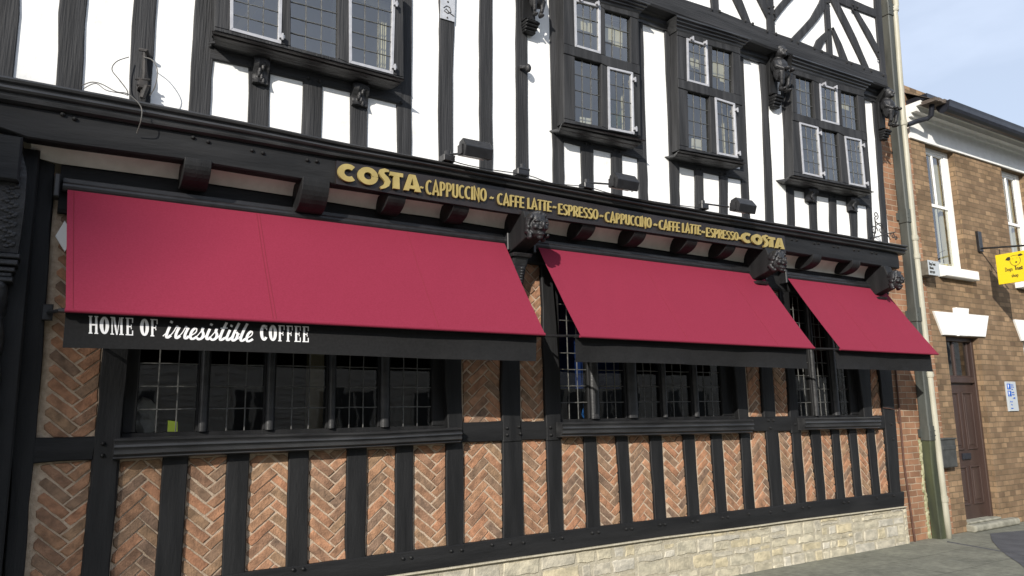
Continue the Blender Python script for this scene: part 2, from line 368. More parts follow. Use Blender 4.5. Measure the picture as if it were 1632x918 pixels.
# ================================================================== the ground
def structure(o): o['kind'] = 'structure'; return o
g = MB(); g.add([(-400, -400, -.13), (400, -400, -.13), (400, 400, -.13), (-400, 400, -.13)], [(0, 1, 2, 3)])
M['asphalt'] = mat('street asphalt', (.045, .045, .045), (.07, .068, .065), 3, (1, 1, 1), .9, .6, 120, dist=.006)
M['pave'] = mat('worn grey green pavement', (.080, .086, .062), (.135, .142, .10), 2.2, (1, 1, 1), .9, .7, 90, dist=.006, detail=9, contrast=(.3, .7))
M['kerb'] = mat('granite kerb', (.25, .25, .24), (.35, .35, .33), 40, (1, 1, 1), .8)
M['shadejoint'] = mat('painted shadow and dark joint', (.05, .052, .06), (.075, .077, .085), 5, (1, 1, 1), .85, .6, 110, dist=.005)  # dark tone of the painted shadow patch and the pavement joint
structure(g.build('road', 'asphalt'))
def slabs(n, b, tc, L):
    src = b.inputs['Base Color'].links[0].from_socket
    bt = n.nodes.new('ShaderNodeTexBrick'); bt.inputs['Scale'].default_value = 1; bt.inputs['Brick Width'].default_value = .9; bt.inputs['Row Height'].default_value = .6; bt.inputs['Mortar Size'].default_value = .006
    bt.inputs['Color1'].default_value = (.88, .88, .88, 1); bt.inputs['Color2'].default_value = (1.12, 1.12, 1.1, 1); bt.inputs['Mortar'].default_value = (.5, .5, .48, 1)
    L(tc.outputs['Object'], bt.inputs['Vector']); x = n.nodes.new('ShaderNodeMix'); x.data_type = 'RGBA'; x.blend_type = 'MULTIPLY'; x.inputs[0].default_value = .8
    L(src, x.inputs[6]); L(bt.outputs[0], x.inputs[7])
    t = n.nodes.new('ShaderNodeTexNoise'); t.inputs['Scale'].default_value = 11; t.inputs['Detail'].default_value = 10; t.inputs['Roughness'].default_value = .7; L(tc.outputs['Object'], t.inputs['Vector'])
    mr = n.nodes.new('ShaderNodeMapRange'); mr.inputs[1].default_value = .35; mr.inputs[2].default_value = .7; mr.inputs[3].default_value = .72; mr.inputs[4].default_value = 1.3; L(t.outputs[0], mr.inputs[0])
    y = n.nodes.new('ShaderNodeMix'); y.data_type = 'RGBA'; y.blend_type = 'MULTIPLY'; y.inputs[0].default_value = 1; L(x.outputs[2], y.inputs[6]); L(mr.outputs[0], y.inputs[7]); L(y.outputs[2], b.inputs['Base Color'])
M['pave'] = mat('worn grey green pavement', (.122, .123, .098), (.19, .19, .15), 2.2, (1, 1, 1), .9, .7, 90, dist=.006, detail=9, contrast=(.3, .7), extra=slabs)
g = MB(); n = 60
xs = [-30+i*1.5 for i in range(n+1)]
g.loft([[(x, -6.6, -.12), (x, -6.6, 0), (x, -3, .005+jit(.003)), (x, 0.35, 0), (x, 0.35, -.12)] for x in xs]); structure(g.build('pavement', 'pave'))
g = MB()
for i in range(70): g.cbox((-30+i*.9, -6.75, -.15), (-30+i*.9+.89, -6.602, .005), .01)
structure(g.build('kerb', 'kerb'))
# cast shadow painted as a dark patch, by the door at the right
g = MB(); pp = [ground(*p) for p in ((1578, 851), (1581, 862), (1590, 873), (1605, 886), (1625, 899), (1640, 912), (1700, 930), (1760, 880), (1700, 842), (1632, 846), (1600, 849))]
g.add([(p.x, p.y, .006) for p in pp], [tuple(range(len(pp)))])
structure(g.build('shadow_patch', 'shadejoint'))
g = MB(); pp = [ground(*p) for p in ((1510, 864), (1550, 871), (1600, 880), (1660, 892))]
g.tube([(p.x, p.y, .0) for p in pp], .012, 6); structure(g.build('pavement_joint', 'shadejoint'))

# ================================================================== timber framed building
TB = thing('timber_framed_building', 'black and white timber framed cafe building with herringbone brick panels and leaded windows', 'building', (4.5, 0, 0))
YL, YU, YG = -.035, -.238, -.40       # front planes of the lower, upper and gable timbers
YPL, YPU, YPG = 0.0, -.22, -.375      # brick, plaster, gable plaster planes
XR = 8.95

# ---- brick panels
def clip(poly, a, b):                 # keep left of a->b
    out = []
    for i in range(len(poly)):
        p, q = poly[i], poly[(i+1) % len(poly)]
        sp = (b[0]-a[0])*(p[1]-a[1])-(b[1]-a[1])*(p[0]-a[0]); sq = (b[0]-a[0])*(q[1]-a[1])-(b[1]-a[1])*(q[0]-a[0])
        if sp >= 0: out.append(p)
        if (sp > 0) != (sq > 0) and abs(sp-sq) > 1e-9:
            t = sp/(sp-sq); out.append((p[0]+(q[0]-p[0])*t, p[1]+(q[1]-p[1])*t))
    return out
def area(p): return .5*sum(p[i][0]*p[(i+1) % len(p)][1]-p[(i+1) % len(p)][0]*p[i][1] for i in range(len(p)))
def shrink(poly, d):
    n = len(poly); out = poly
    for i in range(n):
        a, b = Vector(poly[i]), Vector(poly[(i+1) % n]); e = b-a
        if e.length < 1e-6: continue
        nn = Vector((-e.y, e.x)).normalized()*d
        out = clip(out, tuple(a+nn), tuple(b+nn))
        if len(out) < 3: return []
    return out
def block(mb, poly, y, yb, c=.004, wob=.0025, tilt=.003):
    """one brick or stone with worn, uneven arrises"""
    pts = []
    n = len(poly)
    for i in range(n):
        a, b = Vector(poly[i]), Vector(poly[(i+1) % n]); k = max(1, int((b-a).length/.035))
        for j in range(k):
            p = a.lerp(b, j/k); pts.append((p.x+jit(wob), p.y+jit(wob)))
    cx = sum(p[0] for p in pts)/len(pts); cz = sum(p[1] for p in pts)/len(pts)
    tx, tz = jit(tilt)*8, jit(tilt)*8
    def q(p, s, yy):
        x = cx+(p[0]-cx)*s; z = cz+(p[1]-cz)*s; return (x, yy+tx*(x-cx)+tz*(z-cz), z)
    ext = max(max(abs(p[0]-cx), abs(p[1]-cz)) for p in pts); s1 = max(.6, 1-c/ext*1.3)
    mb.loft([[(p[0], yb, p[1]) for p in pts], [q(p, 1, y+c) for p in pts], [q(p, s1, y) for p in pts]])
def herringbone(mb, quad, up, th=41, Lb=.215, Wb=.068, y=-.010):
    # quad world (x,z): TL TR BR BL
    TL, TR, BR, BL = quad; poly = [BL, BR, TR, TL]
    inner = shrink(poly, .013)
    cx0 = (BL[0]+BR[0])/2+jit(.012); cx1 = (TL[0]+TR[0])/2+jit(.012); z0 = min(BL[1], BR[1])-.3; z1 = max(TL[1], TR[1])+.3
    t = math.radians(th+jit(2)); sgn = 1 if up == 'V' else -1
    a = Vector((-math.cos(t), sgn*math.sin(t))); b = Vector((math.cos(t), sgn*math.sin(t)))
    N = int((z1-z0)/(2*Wb*math.sin(t)))+3
    org = Vector((0, z0 if sgn > 0 else z1)); off = random.random()*Wb
    for k in range(-3, N+8):
        for side in (0, 1):
            for rep in (0, 1):
                if side == 0: ra, rb = (k*Wb+rep*Lb, k*Wb+Lb+rep*Lb), (k*Wb, (k+1)*Wb)
                else: ra, rb = (k*Wb, (k+1)*Wb), ((k+1)*Wb+rep*Lb, (k+1)*Wb+Lb+rep*Lb)
                j = .0045+random.random()*.0025
                c4 = [(ra[0]+j, rb[0]+j), (ra[1]-j, rb[0]+j), (ra[1]-j, rb[1]-j), (ra[0]+j, rb[1]-j)]
                P_ = []
                for (u, v) in c4:
                    p = org+a*(u+off)+b*(v+off)
                    f = (p.y-BL[1])/max(.1, (TL[1]-BL[1])); P_.append((p.x+cx0+(cx1-cx0)*f+jit(.003), p.y+jit(.003)))
                if area(P_) < 0: P_ = P_[::-1]
                q = P_
                m_ = len(inner)
                for i in range(m_):
                    q = clip(q, inner[i], inner[(i+1) % m_])
                    if len(q) < 3: break
                if len(q) < 3 or area(q) < .0007: continue
                # drop slivers
                block(mb, q, y+jit(.004), .012, c=.005)
def brick_panel(px, up, w=.012):
    q = [at(p[0], p[1], 0) for p in px]
    q = [(q[0][0]-w, q[0][1]+.015), (q[1][0]+w, q[1][1]+.015), (q[2][0]+w, q[2][1]-.015), (q[3][0]-w, q[3][1]-.015)]
    mo = MB(); mo.slab([q[0], q[1], q[2], q[3]], -.003, .05, .001)
    if px[0][0] < 100: q = [(q[0][0]+.035, q[0][1]), q[1], q[2], (q[3][0]+.035, q[3][1])]
    # mortar strips that show beside the outermost bricks
    p = mo.build('brick_panel', 'mortar', TB)
    b = MB(); herringbone(b, q, up); b.build('brickwork', 'brick', p)
    return p
LOW = [((53.6, 742), (146.4, 733.7), (126, 950), (33, 962)), ((191, 736), (259.7, 731.6), (246, 932), (173, 942)),
 ((300, 731), (362, 728.5), (353, 918.5), (287.5, 927)), ((398, 726.4), (461, 724.5), (456, 905.5), (390.6, 913.4)),
 ((493, 719.8), (553.5, 717.2), (551.4, 892.4), (490, 900.3)), ((585.4, 717.2), (630.7, 715.4), (631.2, 881.4), (583.3, 888)),
 ((659.4, 711.5), (711.7, 709.4), (713, 871), (659.4, 878)), ((738, 705), (801.6, 703.4), (803, 858.4), (740, 866.8)),
 ((831.7, 701), (871.4, 700.2), (876.6, 850), (835.6, 854.5)), ((894.4, 697.6), (931.6, 696.8), (936.3, 842.7), (898.4, 846.7)),
 ((950.7, 695.8), (983.3, 695), (991.2, 835.7), (957.2, 839.6)), ((1001.7, 695), (1036, 694.2), (1044.8, 828.9), (1009, 833.6)),
 ((1055.2, 695.8), (1089.7, 694.2), (1098, 823), (1062.2, 827)), ((1107.5, 693.7), (1134, 693), (1142.8, 818.4), (1115.8, 821.8)),
 ((1151, 692.4), (1181, 691.6), (1188.3, 812), (1159.5, 815.3)), ((1196, 688), (1221, 687), (1231, 807.4), (1204, 811.4)),
 ((1240.8, 687), (1262.3, 686.4), (1272, 802.2), (1250, 805.4)), ((1276.7, 688.5), (1293, 688), (1304, 798.8), (1285.8, 801)),
 ((1308, 687), (1326.3, 686.6), (1335, 795), (1317, 797.5)), ((1338, 685.8), (1353.3, 685.3), (1364.3, 792.3), (1348, 794.4)),
 ((1365.6, 684.5), (1382.6, 683.8), (1392.2, 789.7), (1375.3, 791)), ((1394.3, 683.2), (1410, 682.7), (1420, 786), (1404, 787.8))]
for i, p in enumerate(LOW): brick_panel(p, 'V' if i % 2 == 0 else 'A')
UPP = [(((89, 318), (177, 328), (151.7, 695), (57.5, 697.6)), 'V'), (((734, 392), (800, 402), (800, 671.4), (738, 674)), 'A'),
 (((822, 400), (862, 404), (869.6, 670.6), (831, 671.4)), 'V'), (((1178, 455), (1203, 458), (1218.6, 664), (1194.3, 664)), 'A'),
 (((1220, 462), (1243, 464), (1259.7, 663), (1236.7, 663.6)), 'V'), (((1376, 476), (1392, 478), (1407.4, 662), (1391, 662)), 'A')]
for p, u in UPP: brick_panel(p, u)

# ---- lower studs between the panels
def ext(p, q, dy):                    # extend the line p->q past q by dy pixels
    t = (q[1]+dy-p[1])/(q[1]-p[1]); return (p[0]+(q[0]-p[0])*t, p[1]+(q[1]-p[1])*t)
def low_stud(i):
    a, b = LOW[i], LOW[i+1]
    top, bot = -6, 6
    L = [ext(a[2], a[1], -8), ext(a[1], a[2], 5)]; R = [ext(b[3], b[0], -8), ext(b[0], b[3], 5)]
    part_timber('stud', 'newv', TB, L, R, YL, .05)
for i in range(len(LOW)-1): low_stud(i)
# sole plate and its pegs
st = [(33, 961), (173, 941.5), (288, 926.5), (391, 913), (490, 899.8), (583, 887.6), (660, 877.6), (740, 866.4), (836, 854), (898, 846.3), (957, 839.2), (1009, 833), (1062, 826.6), (1116, 821.4), (1160, 815), (1204, 811), (1250, 805), (1317, 797), (1375, 790.6), (1421, 785.8), (1441, 783.5)]
sb = [(33, 1010), (173, 985), (288, 968), (391, 952), (490, 937), (583, 923.5), (660, 912.3), (740, 901), (836, 887), (898, 878.5), (957, 870), (1009, 862.5), (1062, 855), (1116, 848.5), (1160, 843), (1204, 837.5), (1250, 831), (1317, 822.5), (1375, 815.5), (1421, 809.5), (1441, 807)]
pegs = [(467, 908), (483, 906.5), (642, 890), (655, 888.5), (719, 878), (735.5, 876.5), (784, 868), (813, 866), (834, 864.5), (882, 859), (896, 857), (944, 849), (954, 848), (998, 843), (1007, 842.5), (1052, 836), (1060, 835.5), (1104, 831), (1112, 830), (1152, 825), (1160, 824), (1194, 819), (1228, 816), (1250, 813), (1280, 809), (1290, 808), (1345, 801), (1353, 800), (1398, 794), (1425, 790)]
part_timber('sole_plate', 'newh', TB, st, sb, -.05, .05, pegs=pegs, amp=.004)
# corner posts, mid rails
part_timber('corner_post', 'newv', TB, [(1376, 478), (1402, 590), (1410, 668), (1420.5, 790)], [(1398, 478), (1421, 590), (1428, 668), (1437, 790)], -.045, .05, pegs=[(1421, 676), (1424, 700)])
part_timber('corner_post', 'newv', TB, [(60, 252), (36, 440), (25, 640), (4, 960)], [(88, 262), (77, 440), (58, 690), (33, 962)], -.045, .05)
part_timber('mid_rail', 'newh', TB, [(40, 697.5), (153, 696)], [(38, 740), (146, 733)], -.042, .05)
part_timber('post', 'newv', TB, [(183, 318), (165, 547), (151.7, 700), (126, 952)], [(222, 325), (207, 547), (192, 700), (173, 944)], -.048, .05, pegs=[(164.5, 707), (163.5, 726)])
part_timber('post', 'newv', TB, [(697, 385), (708, 560), (716, 705)], [(729, 390), (736, 560), (738, 705)], -.046, .05, pegs=[(728, 685), (734, 684), (732, 700)])
part_timber('post', 'newv', TB, [(800, 398), (800, 560), (801, 672), (801.6, 704)], [(824, 402), (829, 560), (831, 672), (831.7, 702)], -.046, .05, pegs=[(808, 682), (808, 693), (827, 680), (829, 691)])
part_timber('post', 'newv', TB, [(862, 404), (865.5, 500), (868.5, 600), (871, 702)], [(879, 404), (886, 500), (893, 600), (896, 700)], -.046, .05, pegs=[(877, 681), (878, 693)])
part_timber('mid_rail', 'newh', TB, [(738, 673.5), (802, 671.5)], [(738, 705.5), (802, 703.5)], -.041, .05)
part_timber('mid_rail', 'newh', TB, [(831, 671.3), (870, 670.5)], [(831, 701.5), (872, 700.3)], -.041, .05)
part_timber('post', 'newv', TB, [(1151, 450), (1168, 570), (1181, 692)], [(1176, 453), (1187, 570), (1196, 690)], -.044, .05)
part_timber('post', 'newv', TB, [(1203, 458), (1212.6, 575), (1218.6, 665)], [(1220, 461), (1231, 575), (1236.7, 665)], -.044, .05)
part_timber('post', 'newv', TB, [(1243, 463), (1255, 575), (1260, 665), (1262.5, 690)], [(1258, 465), (1266, 575), (1274, 665), (1277, 689)], -.044, .05)
part_timber('mid_rail', 'newh', TB, [(1188, 664), (1274, 663)], [(1192, 688), (1276, 687)], -.041, .05, pegs=[(1225, 670), (1233, 670), (1228, 682), (1268, 676)])
part_timber('post', 'newv', TB, [(1352, 475), (1366, 575), (1378, 664)], [(1376, 477), (1386, 575), (1391, 664)], -.044, .05)
part_timber('mid_rail', 'newh', TB, [(1378, 662.5), (1424, 661.5)], [(1382, 684), (1426, 683)], -.041, .05)

# ---- ground floor head beam behind the awnings
COVL = [(60, 252), (89, 260), (288, 286), (330, 292), (472, 313.5), (600, 334), (680, 344.6), (800, 364), (870, 371), (905, 377.5), (985, 388), (1072, 401.5), (1130, 409.5), (1200, 421), (1268, 428.5), (1332, 437), (1392, 446), (1425, 450)]
HT = zl(COVL, -.06); HB = lambda X: 2.93
mb = MB(); mouldz(mb, HT, HB, .05, [(.105, 0), (.11, .05), (.11, .93), (.10, 1)], .0, XR, 30); mb.build('head_beam', 'newh', TB)
# ---- plaster cove and fascia (bressumer)
FB = [(0, 204), (50, 222), (301, 256), (336, 262), (487, 287), (680, 316), (811, 336), (1040, 369.5), (1249, 401), (1421, 426.5)]
FT = [(-60, 150), (0, 160), (420, 230), (537, 251), (680, 273), (1040, 338.5), (1419, 401), (1433, 404)]
fb = zl(FB, -.30); ft = zl(FT, -.30)
mb = MB(); N = 60
x0c = at(50, 225, -.1)[0]
rings = []
for i in range(N+1):
    X = x0c+(XR-.05-x0c)*i/N; a = HT(X); b = fb(X)+.075; ring = []
    for k in range(9):
        t = k/8*math.pi/2; ring.append((X, -.06-.22*(1-math.cos(t)), a+(b-a)*math.sin(t)))
    rings.append(ring)
mb.loft(rings, closed=False, caps=(False, False)); mb.build('cove', 'cove', TB, smooth=True)
mb = MB(); mouldz(mb, ft, fb, -.2, [(.1, 0), (.1, .04), (.105, .5), (.102, .95), (.09, 1)], -1.2, XR, 50)
for (px, py) in [(100, 182), (119, 189), (308, 219), (332, 226), (402, 239.5), (419, 243.5), (490, 255), (505, 257), (1262, 382), (1270, 383), (1298, 388), (1305, 388), (1329, 393), (1336, 394), (1362, 398.5), (1369, 399), (1390, 403), (1397, 404)]:
    x, z = at(px, py, -.31); mb.ell((x, -.304, z), (.016, .02, .013), n=8, m=6)
mb.build('fascia_beam', 'newh', TB)
TT = [(-60, 106), (0, 117.7), (180, 151), (320, 179), (420, 199), (537, 224), (680, 252.3), (860, 287), (1040, 320.3), (1250, 357), (1419, 387), (1433, 389)]
mb = MB(); tt = zl(TT, -.36); ft2 = zl(FT, -.33)
mouldz(mb, tt, ft2, -.19, [(.15, 0), (.185, .08), (.192, .17), (.185, .26), (.165, .31), (.163, .37), (.178, .43), (.182, .52), (.172, .60), (.150, .65), (.147, .76), (.157, .84), (.152, .93), (.13, 1)], -1.2, XR+.1, 80)
mb.build('jetty_moulding', 'mould', TB)

# ---- upper plaster wall with window openings
OPEN = []
def hole(pts, Y):                      # outer frame pixels -> world rectangle inside it
    w_ = [at(p[0], p[1], Y) for p in pts]
    x0 = max(w_[0][0], w_[3][0])+.02; x1 = min(w_[1][0], w_[2][0])-.02; z1 = min(w_[0][1], w_[1][1])-.02; z0 = max(w_[2][1], w_[3][1])+.02
    OPEN.append((x0, x1, z0, z1))
WINU = {
 'A': dict(outer=((343, -84), (643, -18), (644, 126), (342, 48)), rows=[[
    (367, -75, 451, -53, 448, 70.6, 366.5, 48.4, 'c', 3, 5), (464, -50, 540, -30, 538.4, 93, 464, 73.5, 'f', 3, 5), (556, -27, 630, -8, 626.5, 119, 556.5, 100.7, 'c', 3, 5)]]),
 'B': dict(outer=((898, -12), (1018, 20), (1022, 218), (899, 195)), rows=[[
    (915, -2, 956.7, 8.5, 957.2, 86.3, 916.7, 74.5, 'c', 3, 3), (965, 15, 1005.6, 26, 1005.8, 100.2, 966, 89, 'f', 3, 3)],
    [(916.7, 90, 958.5, 101, 959.5, 201.4, 918, 193, 'f', 3, 4), (968.4, 106, 1008.5, 115.5, 1010.8, 214.6, 970, 206.6, 'c', 3, 4)]]),
 'C': dict(outer=((1079, 47), (1180, 75), (1186, 256), (1083, 238)), rows=[[
    (1094.4, 60.7, 1127, 71, 1130, 138.6, 1095.7, 129.4, 'c', 3, 4), (1135.5, 73.5, 1168, 82.4, 1169, 149, 1136.5, 140, 'f', 3, 3)],
    [(1096.5, 144, 1131.5, 153, 1134, 243, 1099, 235, 'f', 3, 4), (1139.4, 155, 1171, 165, 1176, 252.3, 1143.3, 245.8, 'c', 3, 4)]]),
 'D': dict(outer=((1262, 108), (1377, 145), (1388, 303), (1265, 279)), rows=[[
    (1268.8, 119.5, 1296, 128, 1300, 189.6, 1271.5, 181, 'f', 3, 3), (1306, 133, 1334, 141.5, 1337.6, 200, 1309, 192.5, 'c', 3, 3), (1340.7, 144, 1367, 151, 1371.5, 209, 1344, 201.7, 'f', 3, 3)],
    [(1274, 194.5, 1304, 202.5, 1310.7, 284, 1280, 277, 'c', 3, 4), (1310.7, 205, 1336, 211, 1342.5, 290, 1316, 285, 'f', 3, 4), (1346, 216.7, 1372.5, 222.5, 1380, 299.4, 1353.8, 294, 'c', 3, 4)]])}
YW = -.35
for k_, v_ in WINU.items(): hole(v_['outer'], YW)
def sheet(name, m, x0, x1, z0, z1, Y, holes, thick=.05, step=.5):
    xs = {x0, x1}; zs = {z0, z1}
    for h in holes: xs |= {h[0], h[1]}; zs |= {h[2], h[3]}
    xs = sorted(x for x in xs if x0 <= x <= x1); zs = sorted(z for z in zs if z0 <= z <= z1)
    mb = MB()
    for i in range(len(xs)-1):
        for j in range(len(zs)-1):
            cx, cz = (xs[i]+xs[i+1])/2, (zs[j]+zs[j+1])/2
            if any(h[0] < cx < h[1] and h[2] < cz < h[3] for h in holes): continue
            mb.add([(xs[i], Y, zs[j]), (xs[i+1], Y, zs[j]), (xs[i+1], Y, zs[j+1]), (xs[i], Y, zs[j+1])], [(0, 1, 2, 3)])
    return mb.build(name, m, TB)
sheet('plaster_wall', 'plaster', -1.2, XR-.02, 3.4, 6.25, YPU, OPEN)

# ---- upper studs
def stud(L, R, Y=YU, Yb=None, m='oldv', name='stud', **k):
    return part_timber(name, m, TB, L, R, Y, YPU+.01 if Yb is None else Yb, **k)
def jl(x, dy=4):                        # top edge of the jetty moulding in the photograph
    return interp(TT)(x)+dy
def bottoms(x0, x1): return (x0, jl(x0)), (x1, jl(x1))
stud([(-20, -40), (-30, 118)], [(33, -40), (30, 20), (22, jl(22))])
stud([(97, -40), (94, 20), (89, jl(89))], [(141, -40), (136, 40), (130.8, jl(131))])
stud([(215, -40), (210, 60), (204.5, jl(204))], [(253, -40), (247, 60), (240, jl(240))])
stud([(313, -40), (307, 60), (300, jl(300))], [(344, -40), (340, 91), (334, jl(334))])
stud([(397, 98), (395.3, jl(395))], [(431, 108), (428, jl(428))])
stud([(484, 122), (481, jl(481))], [(515, 130), (512, jl(512))])
stud([(559, 140), (558.5, jl(558))], [(588, 147), (584.5, jl(584))])
stud([(646, -40), (636, 126), (632.5, 165), (633.8, jl(634))], [(657, -40), (656.5, 120), (656.8, jl(657))], pegs=[(640, 163)])
stud([(700, -40), (701, 29), (699, 120), (700, jl(700))], [(726, -40), (724, 29), (722, 140), (722.5, jl(722))])
stud([(765.5, -40), (764, 105), (766, jl(766))], [(785.5, -40), (785, 105), (786, jl(786))])
stud([(823, -40), (823, 120), (824, jl(824))], [(841, -40), (841.5, 130), (843, jl(843))])
stud([(875, -40), (879, 120), (882.7, jl(883))], [(898, -40), (898.5, 190), (900, jl(900))])
stud([(926, 228), (928, jl(928))], [(946, 232), (947, jl(947))])
stud([(975, 238), (976, jl(976))], [(992, 243), (992.7, jl(993))])
stud([(1010, 20), (1016, 222), (1019.4, jl(1019))], [(1024.5, 20), (1029.5, 200), (1034.3, jl(1034))])
stud([(1059, 30), (1066, 200), (1070, jl(1070))], [(1079, 40), (1083, 240), (1084.5, jl(1084))])
stud([(1107.5, 265), (1109.3, jl(1109))], [(1121.6, 268), (1122.4, jl(1122))])
stud([(1147, 274), (1147.7, jl(1148))], [(1160.8, 276), (1161, jl(1161))])
stud([(1176, 75), (1182, 284), (1184.4, jl(1184))], [(1184.6, 75), (1191, 240), (1197, jl(1197))])
stud([(1209, 75), (1215.7, 167), (1221.7, jl(1222))], [(1222, 75), (1226, 170), (1234.8, jl(1235))])
stud([(1244, 110), (1250.5, 213), (1257, jl(1257))], [(1262, 110), (1265, 290), (1268.5, jl(1268))])
stud([(1289.7, 300), (1293, jl(1293))], [(1302.3, 304), (1303.6, jl(1304))])
stud([(1322, 309), (1323.7, jl(1324))], [(1333.4, 312), (1335, jl(1335))])
stud([(1353.3, 316), (1357.7, jl(1358))], [(1367, 319), (1367.7, jl(1368))])
stud([(1372, 145), (1381.8, 320), (1384.7, jl(1385))], [(1377.5, 147), (1388.5, 300), (1393, jl(1393))])
stud([(1389, 140), (1397, 227), (1407.4, jl(1407))], [(1399, 140), (1405, 226), (1416.6, jl(1416))], name='corner_post')
# rails under the sills
def rail(bot, h0, h1, pegs=()):
    top = [(x, y-(h0+(h1-h0)*i/(len(bot)-1))) for i, (x, y) in enumerate(bot)]
    part_timber('window_rail', 'oldh', TB, top, bot, YU-.003, YPU+.01, pegs=pegs, amp=.004)
rail([(336, 93), (397, 106.7), (431, 116), (483.4, 128), (515, 136), (559, 146.4), (588, 154.3), (640, 166)], 28, 28, pegs=[(492, 124), (509, 128), (336, 73)])
rail([(897, 225), (927, 232.7), (946.7, 237), (975, 243), (992, 246.5), (1024, 254)], 20, 20, pegs=[(934, 228), (943, 230), (980, 239), (989, 241), (897, 210)])
rail([(1081, 264.3), (1107.5, 270.6), (1121.6, 274.5), (1147, 279.8), (1160.8, 282.4), (1188, 287.5)], 17, 17, pegs=[(1110, 268), (1118, 269), (1149, 276), (1157, 277)])
rail([(1264, 302), (1289.7, 307), (1302.3, 311), (1322, 315), (1333.4, 317.7), (1353.3, 321.6), (1367, 325), (1386, 329)], 17, 17, pegs=[(1324, 312), (1331, 313.5)])

# ---- windows
def bar(mb, poly, yf, yb): mb.slab(poly, yf, yb, .006)
def window(cells, outer, Y, Yb, gdepth, leadm='lead', glassm='glass', name='window', framem='oldv', lw=.0045, cf=.024):
    """cells[row][col] = (quad TL,TR,BR,BL world, kind, cols, rows)"""
    fr = MB(); oTL, oTR, oBR, oBL = outer; nr = len(cells)
    def lr(z, a, b):                   # point on outer side line at height z
        t = (z-b[1])/(a[1]-b[1]); return (b[0]+(a[0]-b[0])*t, z)
    prev = [oTL, oTR]
    for r, row in enumerate(cells):
        tops = []; bots = []
        for (q, k, c_, r_) in row: tops += [q[0], q[1]]; bots += [q[3], q[2]]
        tl, tr = lr(tops[0][1], oTL, oBL), lr(tops[-1][1], oTR, oBR); bl, br = lr(bots[0][1], oTL, oBL), lr(bots[-1][1], oTR, oBR)
        topline = [tl]+tops+[tr]
        fr.slab(prev+topline[::-1], Y-.004*(r > 0), Yb, .005)       # head or transom
        xs_ = [(tl, bl)]+[(p, q) for p, q in zip(tops, bots)]+[(tr, br)]
        for i in range(0, len(xs_), 2):
            (a, b), (c, d) = xs_[i], xs_[i+1]
            if c[0]-a[0] > .004: fr.slab([a, c, d, b], Y+.002, Yb, .008)
        prev = [bl]+bots+[br]
    fr.slab(prev+[oBR, oBL], Y-.001, Yb, .005)
    f = fr.build(name, framem, TB)
    gl = MB(); ld = MB()
    for row in cells:
        for (q, k, nc, nr_) in row:
            TL, TR, BR, BL = [Vector(p) for p in q]
            def bl_(u, v): return TL.lerp(TR, u).lerp(BL.lerp(BR, u), v)
            yg = Y+gdepth
            if k == 'c':
                w_ = cf; W_ = (TR-TL).length; H_ = (BL-TL).length; iu, iv = w_/W_, w_/H_
                o = [bl_(0, 0), bl_(1, 0), bl_(1, 1), bl_(0, 1)]; n_ = [bl_(iu, iv), bl_(1-iu, iv), bl_(1-iu, 1-iv), bl_(iu, 1-iv)]
                cs = MB()
                for i in range(4):
                    j = (i+1) % 4
                    cs.slab([tuple(o[i]), tuple(o[j]), tuple(n_[j]), tuple(n_[i])], Y-.006, Y+.025, .003)
                c_o = cs.build('casement', 'white', f)
                for (u, v) in ((.2, 0), (.85, 0)) if (nr_ == 3 or (nr_ == 4 and row is cells[0] and len(cells) > 1)) else ((1, .13), (1, .92)):
                    p = bl_(u, v); hm = MB(); hm.box((p.x-.018, Y-.03, p.y-.012), (p.x+.018, Y-.004, p.y+.012)); hm.box((p.x-.006, Y-.04, p.y-.03), (p.x+.006, Y-.0295, p.y+.02)); hm.build('hinge', 'white', f)
                yg = Y+.012
            else: iu = iv = 0
            a, b, c, d = bl_(iu, iv), bl_(1-iu, iv), bl_(1-iu, 1-iv), bl_(iu, 1-iv)
            # slightly different tilt per light, as old glass has
            t1, t2 = jit(.0025), jit(.0025)
            gl.add([(a.x, yg+t1, a.y), (b.x, yg-t1, b.y), (c.x, yg-t2, c.y), (d.x, yg+t2, d.y)], [(3, 2, 1, 0)])
            def strip(p, q2):
                e = (q2-p).normalized(); nn = Vector((-e.y, e.x))*lw
                k_ = 6; pts = [p.lerp(q2, i/k_)+Vector((-e.y, e.x))*(jit(.0018) if 0 < i < k_ else 0) for i in range(k_+1)]
                ld.loft([[(s_.x-nn.x, yg-.001, s_.y-nn.y), (s_.x-nn.x*.6, yg-.006, s_.y-nn.y*.6), (s_.x+nn.x*.6, yg-.006, s_.y+nn.y*.6), (s_.x+nn.x, yg-.001, s_.y+nn.y)] for s_ in pts])
            for i in range(1, nc):
                u = iu+(1-2*iu)*i/nc; strip(bl_(u, iv), bl_(u, 1-iv))
            for i in range(1, nr_):
                v = iv+(1-2*iv)*i/nr_; strip(bl_(iu, v), bl_(1-iu, v))
    gl.build('glass', glassm, f, keep=True); ld.build('leading', leadm, f)
    return f
WOBJ = {}
for k_, v_ in WINU.items():
    cells = []
    for row in v_['rows']:
        cells.append([([at(c[0], c[1], YW), at(c[2], c[3], YW), at(c[4], c[5], YW), at(c[6], c[7], YW)], c[8], c[9], c[10]) for c in row])
    WOBJ[k_] = window(cells, [at(p[0], p[1], YW) for p in v_['outer']], YW, -.19, .035)
